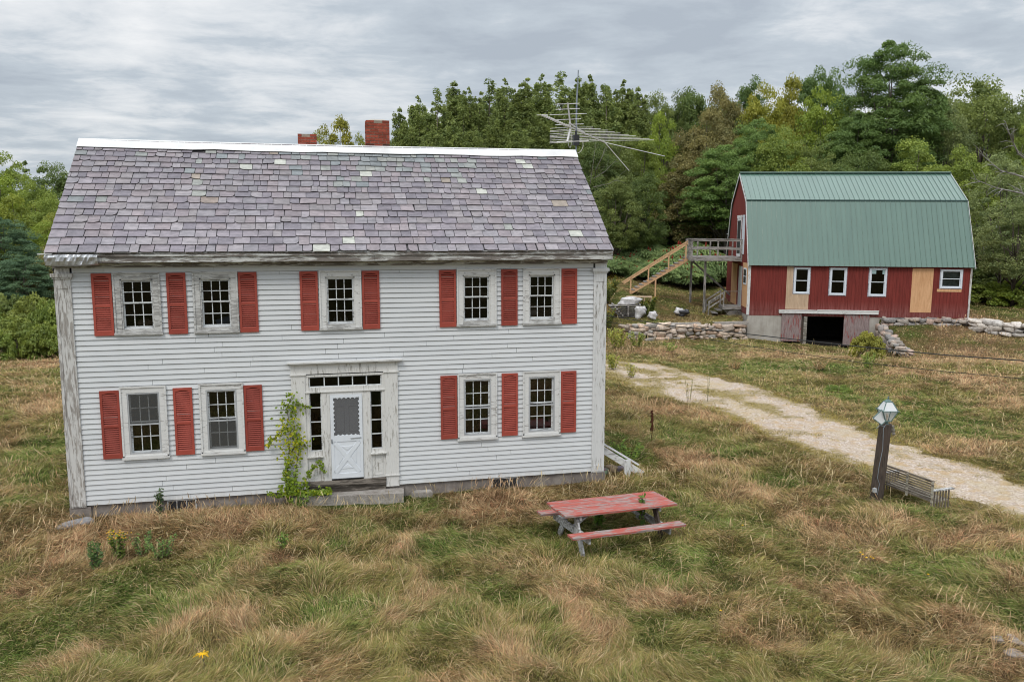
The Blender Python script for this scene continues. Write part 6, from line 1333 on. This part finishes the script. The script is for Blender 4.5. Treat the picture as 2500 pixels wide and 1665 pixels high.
for (px, py, h, r_, n, c_, lf, lb) in (
    (1500, 905, .75, .35, 12, (.34, .36, .09), .07, 'pale yellow-green weeds by the driveway right beside the house corner'),
    (1545, 925, .6, .3, 9, (.36, .36, .10), .06, 'thin yellowish weed stalks at the near edge of the driveway'),
    (1690, 985, .85, .15, 4, (.32, .31, .13), .03, 'tall thin weed stalks standing at the near driveway edge'),
    (1735, 985, .95, .08, 2, (.32, .31, .13), .03, 'single spindly weed stalk just right of the tall thin ones'),
    (1512, 850, 1.1, .5, 14, (.36, .38, .10), .09, 'tall yellow-green weeds below the left end of the dry-stone wall'),
    (1560, 842, .9, .5, 12, (.30, .34, .10), .09, 'green weeds at the foot of the left part of the dry-stone wall'),
    (2130, 905, .8, .25, 9, (.26, .34, .10), .07, 'lone weed clump in the field below the barn bush'),
    (2105, 850, 1.0, .4, 10, (.36, .36, .12), .08, 'pale stalky weeds in front of the right sliding barn door'),
    (1800, 905, .45, .3, 14, (.40, .28, .16), .06, 'brown tussock in the field before the left half of the barn'),
    (1640, 855, .5, .4, 12, (.28, .36, .10), .07, 'green tuft below the middle of the dry-stone wall'),
    (1540, 1130, .55, .45, 22, (.20, .30, .07), .06, 'dense green weeds behind the cellar bulkhead'),
    (2010, 905, .45, .35, 14, (.40, .29, .17), .06, 'brown tussock in the field before the barn opening')):
    D = 6.31 / ((py - 568) / 2003.1); p = atp(px, 0, D); weed('weed_clump', lb, p.x, p.y, h, r_, n, c_, lf)
e = empty('dock_plant', 'dark rust-brown dock seed stalk right of the house', 'weed', loc=(15.25, 3.6, ghf(15.25, 3.6)))
b = MB(); b.tube([(0, 0, 0), (.02, 0, .5), (.0, 0, .98)], [.012, .01, .006], 5); b.build('stem', M['rust'], e); b = MB(); rr = random.Random(1)
for k in range(60): z = .35 + .62 * rr.random(); b.stone((rr.uniform(-.05, .05) * (1.3 - z), rr.uniform(-.05, .05), z), (.05, .04, .06), k, 0, 1)
b.build('seed_head', M['rust'], e)
e = empty('yellow_flower', 'bright yellow goldenrod head in the near grass at lower left', 'flower', loc=(3.72, -7.3, ghf(3.72, -7.3)))
b = MB(); b.tube([(0, 0, 0), (.02, 0, .2), (0, 0, .34)], .005, 5); b.build('stem', M['bark'], e); b = MB()
for k in range(9):
    a = k * .70; L_ = .07 + .025 * (k % 3)
    for j in range(7): t = (j + 1) / 7; p = Vector((math.cos(a) * L_ * t, math.sin(a) * L_ * t, .34 + .05 * t - .05 * t * t)); b.stone(p, (.018, .018, .014), k * 7 + j, 0, 1)
b.build('petals', M['flower'], e)
for i, (px, py) in enumerate(((2138, 1384), (2144, 1394), (2165, 1409), (2172, 1407), (2154, 1412), (2315, 1436), (1787, 1547), (1835, 1333), (1626, 1326))):
    D = 6.3 / ((py - 568) / 2003.1) ; p = atp(px, 0, D * .985); b = MB(); b.tube([(0, 0, 0), (0, 0, .22)], .003, 4); b.m = 1; b.stone((0, 0, .23), (.035, .035, .015), i, 0, 2); o = b.build('hawkweed_flower', [M['bark'], M['flower']]); o.location = p; tag(o, ('tiny yellow flower topmost in the right lawn cluster', 'tiny yellow flower second from the top in the right lawn cluster', 'left one of the lower yellow dots in the right lawn cluster', 'middle one of the lower yellow dots in the right lawn cluster', 'right one of the lower yellow dots in the right lawn cluster', 'lone tiny yellow flower far right in the lawn', 'lone tiny yellow flower in the near lawn right of centre', 'tiny yellow flower in the lawn well right of the picnic table', 'tiny yellow flower just right of the picnic table bench')[i], 'flower', 'hawkweed dots in the right lawn')

# ------------------------------------------------------------------ grass
def make_grass():
    rs = np.random.RandomState(99); X, Y = [], []
    # wedge in front of the camera, density falling with distance
    def sample(n, d0, d1, pw, half=46):
        u = rs.rand(n); k = 2 - pw; d = (d0 ** k + u * (d1 ** k - d0 ** k)) ** (1 / k) if abs(k) > 1e-3 else d0 * (d1 / d0) ** u
        a = -YAW + R(half) * (2 * rs.rand(n) - 1); return CAM.x + np.sin(a) * d, CAM.y + np.cos(a) * d, d
    x, y, d = sample(NBL, 9.0, 80, 1.75)
    u, v = uv(x, y)
    inh = (x > -.02) & (x < HL + .02) & (y > -.02) & (y < HD + .05); inb = (u > -.05) & (u < BL + .05) & (v > -.1) & (v < BW); ins = (x > 4.9) & (x < 7.35) & (y > -.72) & (y < 0)
    hid = (y > HD) & (x < HL) & (x > .5) & (y - HD < 40) & (np.abs(x - 6) < 5 ) & False
    dw = drive_w(x, y); gf = gravel_fac(x, y); dq = dw * (.0 + 1.0 * np.clip(gf * 1.3, 0, 1)); keep = ~(inh | inb | ins) & (rs.rand(len(x)) > dq * .955)
    x, y, d, u, v, dw = [q[keep] for q in (x, y, d, u, v, dw)]; n = len(x)
    c, g, t = gcol(x, y, rs); z = gh(x, y) - .01
    flow = 6.283 * (fbm(x, y, .42, 2, 31) * 2.0 + .75 * fbm(x, y, 1.3, 2, 33)) + .4; wild = rs.rand(n) < .18
    az = flow + rs.normal(size=n) * (.38 + .35 * t) + np.where(wild, rs.uniform(-2.5, 2.5, n), 0)
    clump_ = fbm(x, y, 2.6, 3, 41); tall = ss(clump_, .50, .75)
    sc_ = np.clip(d / 15, .8, 3.4); L_ = (.12 + .17 * rs.rand(n)) * (.85 + .45 * tall) * (1 + .15 * t) * (1 - .45 * dw) * np.where(x > 21, .8, 1) * (1 - .25 * ss(v, -14, -4) * (u > -9))
    lean = np.clip(1.0 + .18 * g - .22 * t + rs.normal(size=n) * .28, .05, 1.35); L_ = np.where((np.hypot(np.maximum(np.abs(x - 6.2) - 6.3, 0), np.minimum(y, 0)) < .5), L_ * .8, L_)
    dirx, diry = np.cos(az), np.sin(az); w_ = .0034 * sc_ * rs.uniform(.7, 1.3, n) * (1 + .35 * t); px_, py_ = -diry, dirx
    def pt(s, th): return np.stack([x + dirx * L_ * s * np.sin(th), y + diry * L_ * s * np.sin(th), z + L_ * s * np.cos(th)], 1)
    th1 = lean * .75; th2 = np.clip(lean * 1.25 + .18, 0, 1.62); p0 = np.stack([x, y, z], 1); p1 = p0 + np.stack([dirx * np.sin(th1), diry * np.sin(th1), np.cos(th1)], 1) * (L_ * .5)[:, None]; p2 = p1 + np.stack([dirx * np.sin(th2), diry * np.sin(th2), np.cos(th2)], 1) * (L_ * .5)[:, None]
    # blades face the sky or sideways at random
    tw = rs.uniform(-1.2, 1.2, n); side = np.stack([px_ * np.cos(tw), py_ * np.cos(tw), np.sin(tw)], 1) * w_[:, None]; V = np.stack([p0 - side, p0 + side, p1 + side * .9, p1 - side * .9, p2 + side * .25, p2 - side * .25], 1)
    k = rs.uniform(.5, 1.55, n)[:, None] * (.80 + .5 * fbm(x, y, 3.2, 2, 71))[:, None]; straw = (rs.rand(n) < .10 + .20 * t + .06 * tall * (1 - g))[:, None]; cc = np.where(straw, (STRAW * .45 + TAN * .45)[None] * k, c * k * 1.0); hue = rs.normal(size=n) * .08; cc[:, 0] *= 1 + hue; cc[:, 1] *= 1 - hue * .3
    cc = np.where(dw[:, None] > .4, np.array((.34, .27, .09))[None] * k, cc)
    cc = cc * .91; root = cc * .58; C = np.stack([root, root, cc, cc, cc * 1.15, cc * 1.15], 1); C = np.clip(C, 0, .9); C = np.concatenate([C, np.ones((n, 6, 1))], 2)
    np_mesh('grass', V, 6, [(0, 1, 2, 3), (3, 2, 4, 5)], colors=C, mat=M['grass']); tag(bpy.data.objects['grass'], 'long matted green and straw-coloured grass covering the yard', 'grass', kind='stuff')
    # upright seed stalks
    x, y, d = sample(NST, 9.5, 60, 1.55); g, t = field(x, y); u, v = uv(x, y); ok = ~((x > -.1) & (x < HL + .1) & (y > -.05) & (y < HD)) & (rs.rand(len(x)) < .04 + .50 * t + .35 * (y > -1.6) * (y < 0)) & (drive_w(x, y) < .2) & ~((u > -.2) & (u < BL + .2) & (v > -.1) & (v < BW)) & ~((x > 4.8) & (x < 7.45) & (y > -.9) & (y < 0))
    x, y, d, g, t = [q[ok] for q in (x, y, d, g, t)]; n = len(x); z = gh(x, y); az = 6.283 * fbm(x, y, .42, 2, 31) * 1.7 + rs.normal(size=n) * .8; H_ = rs.uniform(.35, .62, n); th = rs.uniform(.1, .75, n); dr = np.stack([np.cos(az) * np.sin(th), np.sin(az) * np.sin(th), np.cos(th)], 1); p0 = np.stack([x, y, z], 1); p1 = p0 + dr * (H_ * .6)[:, None]; dr2 = dr + np.array((0, 0, -.25)); p2 = p1 + dr2 * (H_ * .4)[:, None]
    wd = .0020 * np.clip(d / 14, .9, 3.0); sd = np.stack([-np.sin(az), np.cos(az), 0 * az], 1); a = rs.rand(n) * 3.14; sd = np.stack([np.cos(a), np.sin(a), 0 * a], 1); s1 = sd * wd[:, None]; s2 = sd * (wd * 3.6)[:, None]; m = p1 + dr2 * (H_ * .2)[:, None]
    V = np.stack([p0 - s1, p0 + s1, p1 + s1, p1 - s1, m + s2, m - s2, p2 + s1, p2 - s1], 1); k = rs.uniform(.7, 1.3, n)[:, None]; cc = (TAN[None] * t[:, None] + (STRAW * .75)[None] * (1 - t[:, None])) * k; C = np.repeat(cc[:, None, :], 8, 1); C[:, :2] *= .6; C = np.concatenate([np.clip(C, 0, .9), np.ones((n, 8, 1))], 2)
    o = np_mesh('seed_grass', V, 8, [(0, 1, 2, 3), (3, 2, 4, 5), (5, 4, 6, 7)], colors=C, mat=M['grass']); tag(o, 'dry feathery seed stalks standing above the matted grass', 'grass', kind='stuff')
NBL, NST = 1550000, 72000
make_grass()
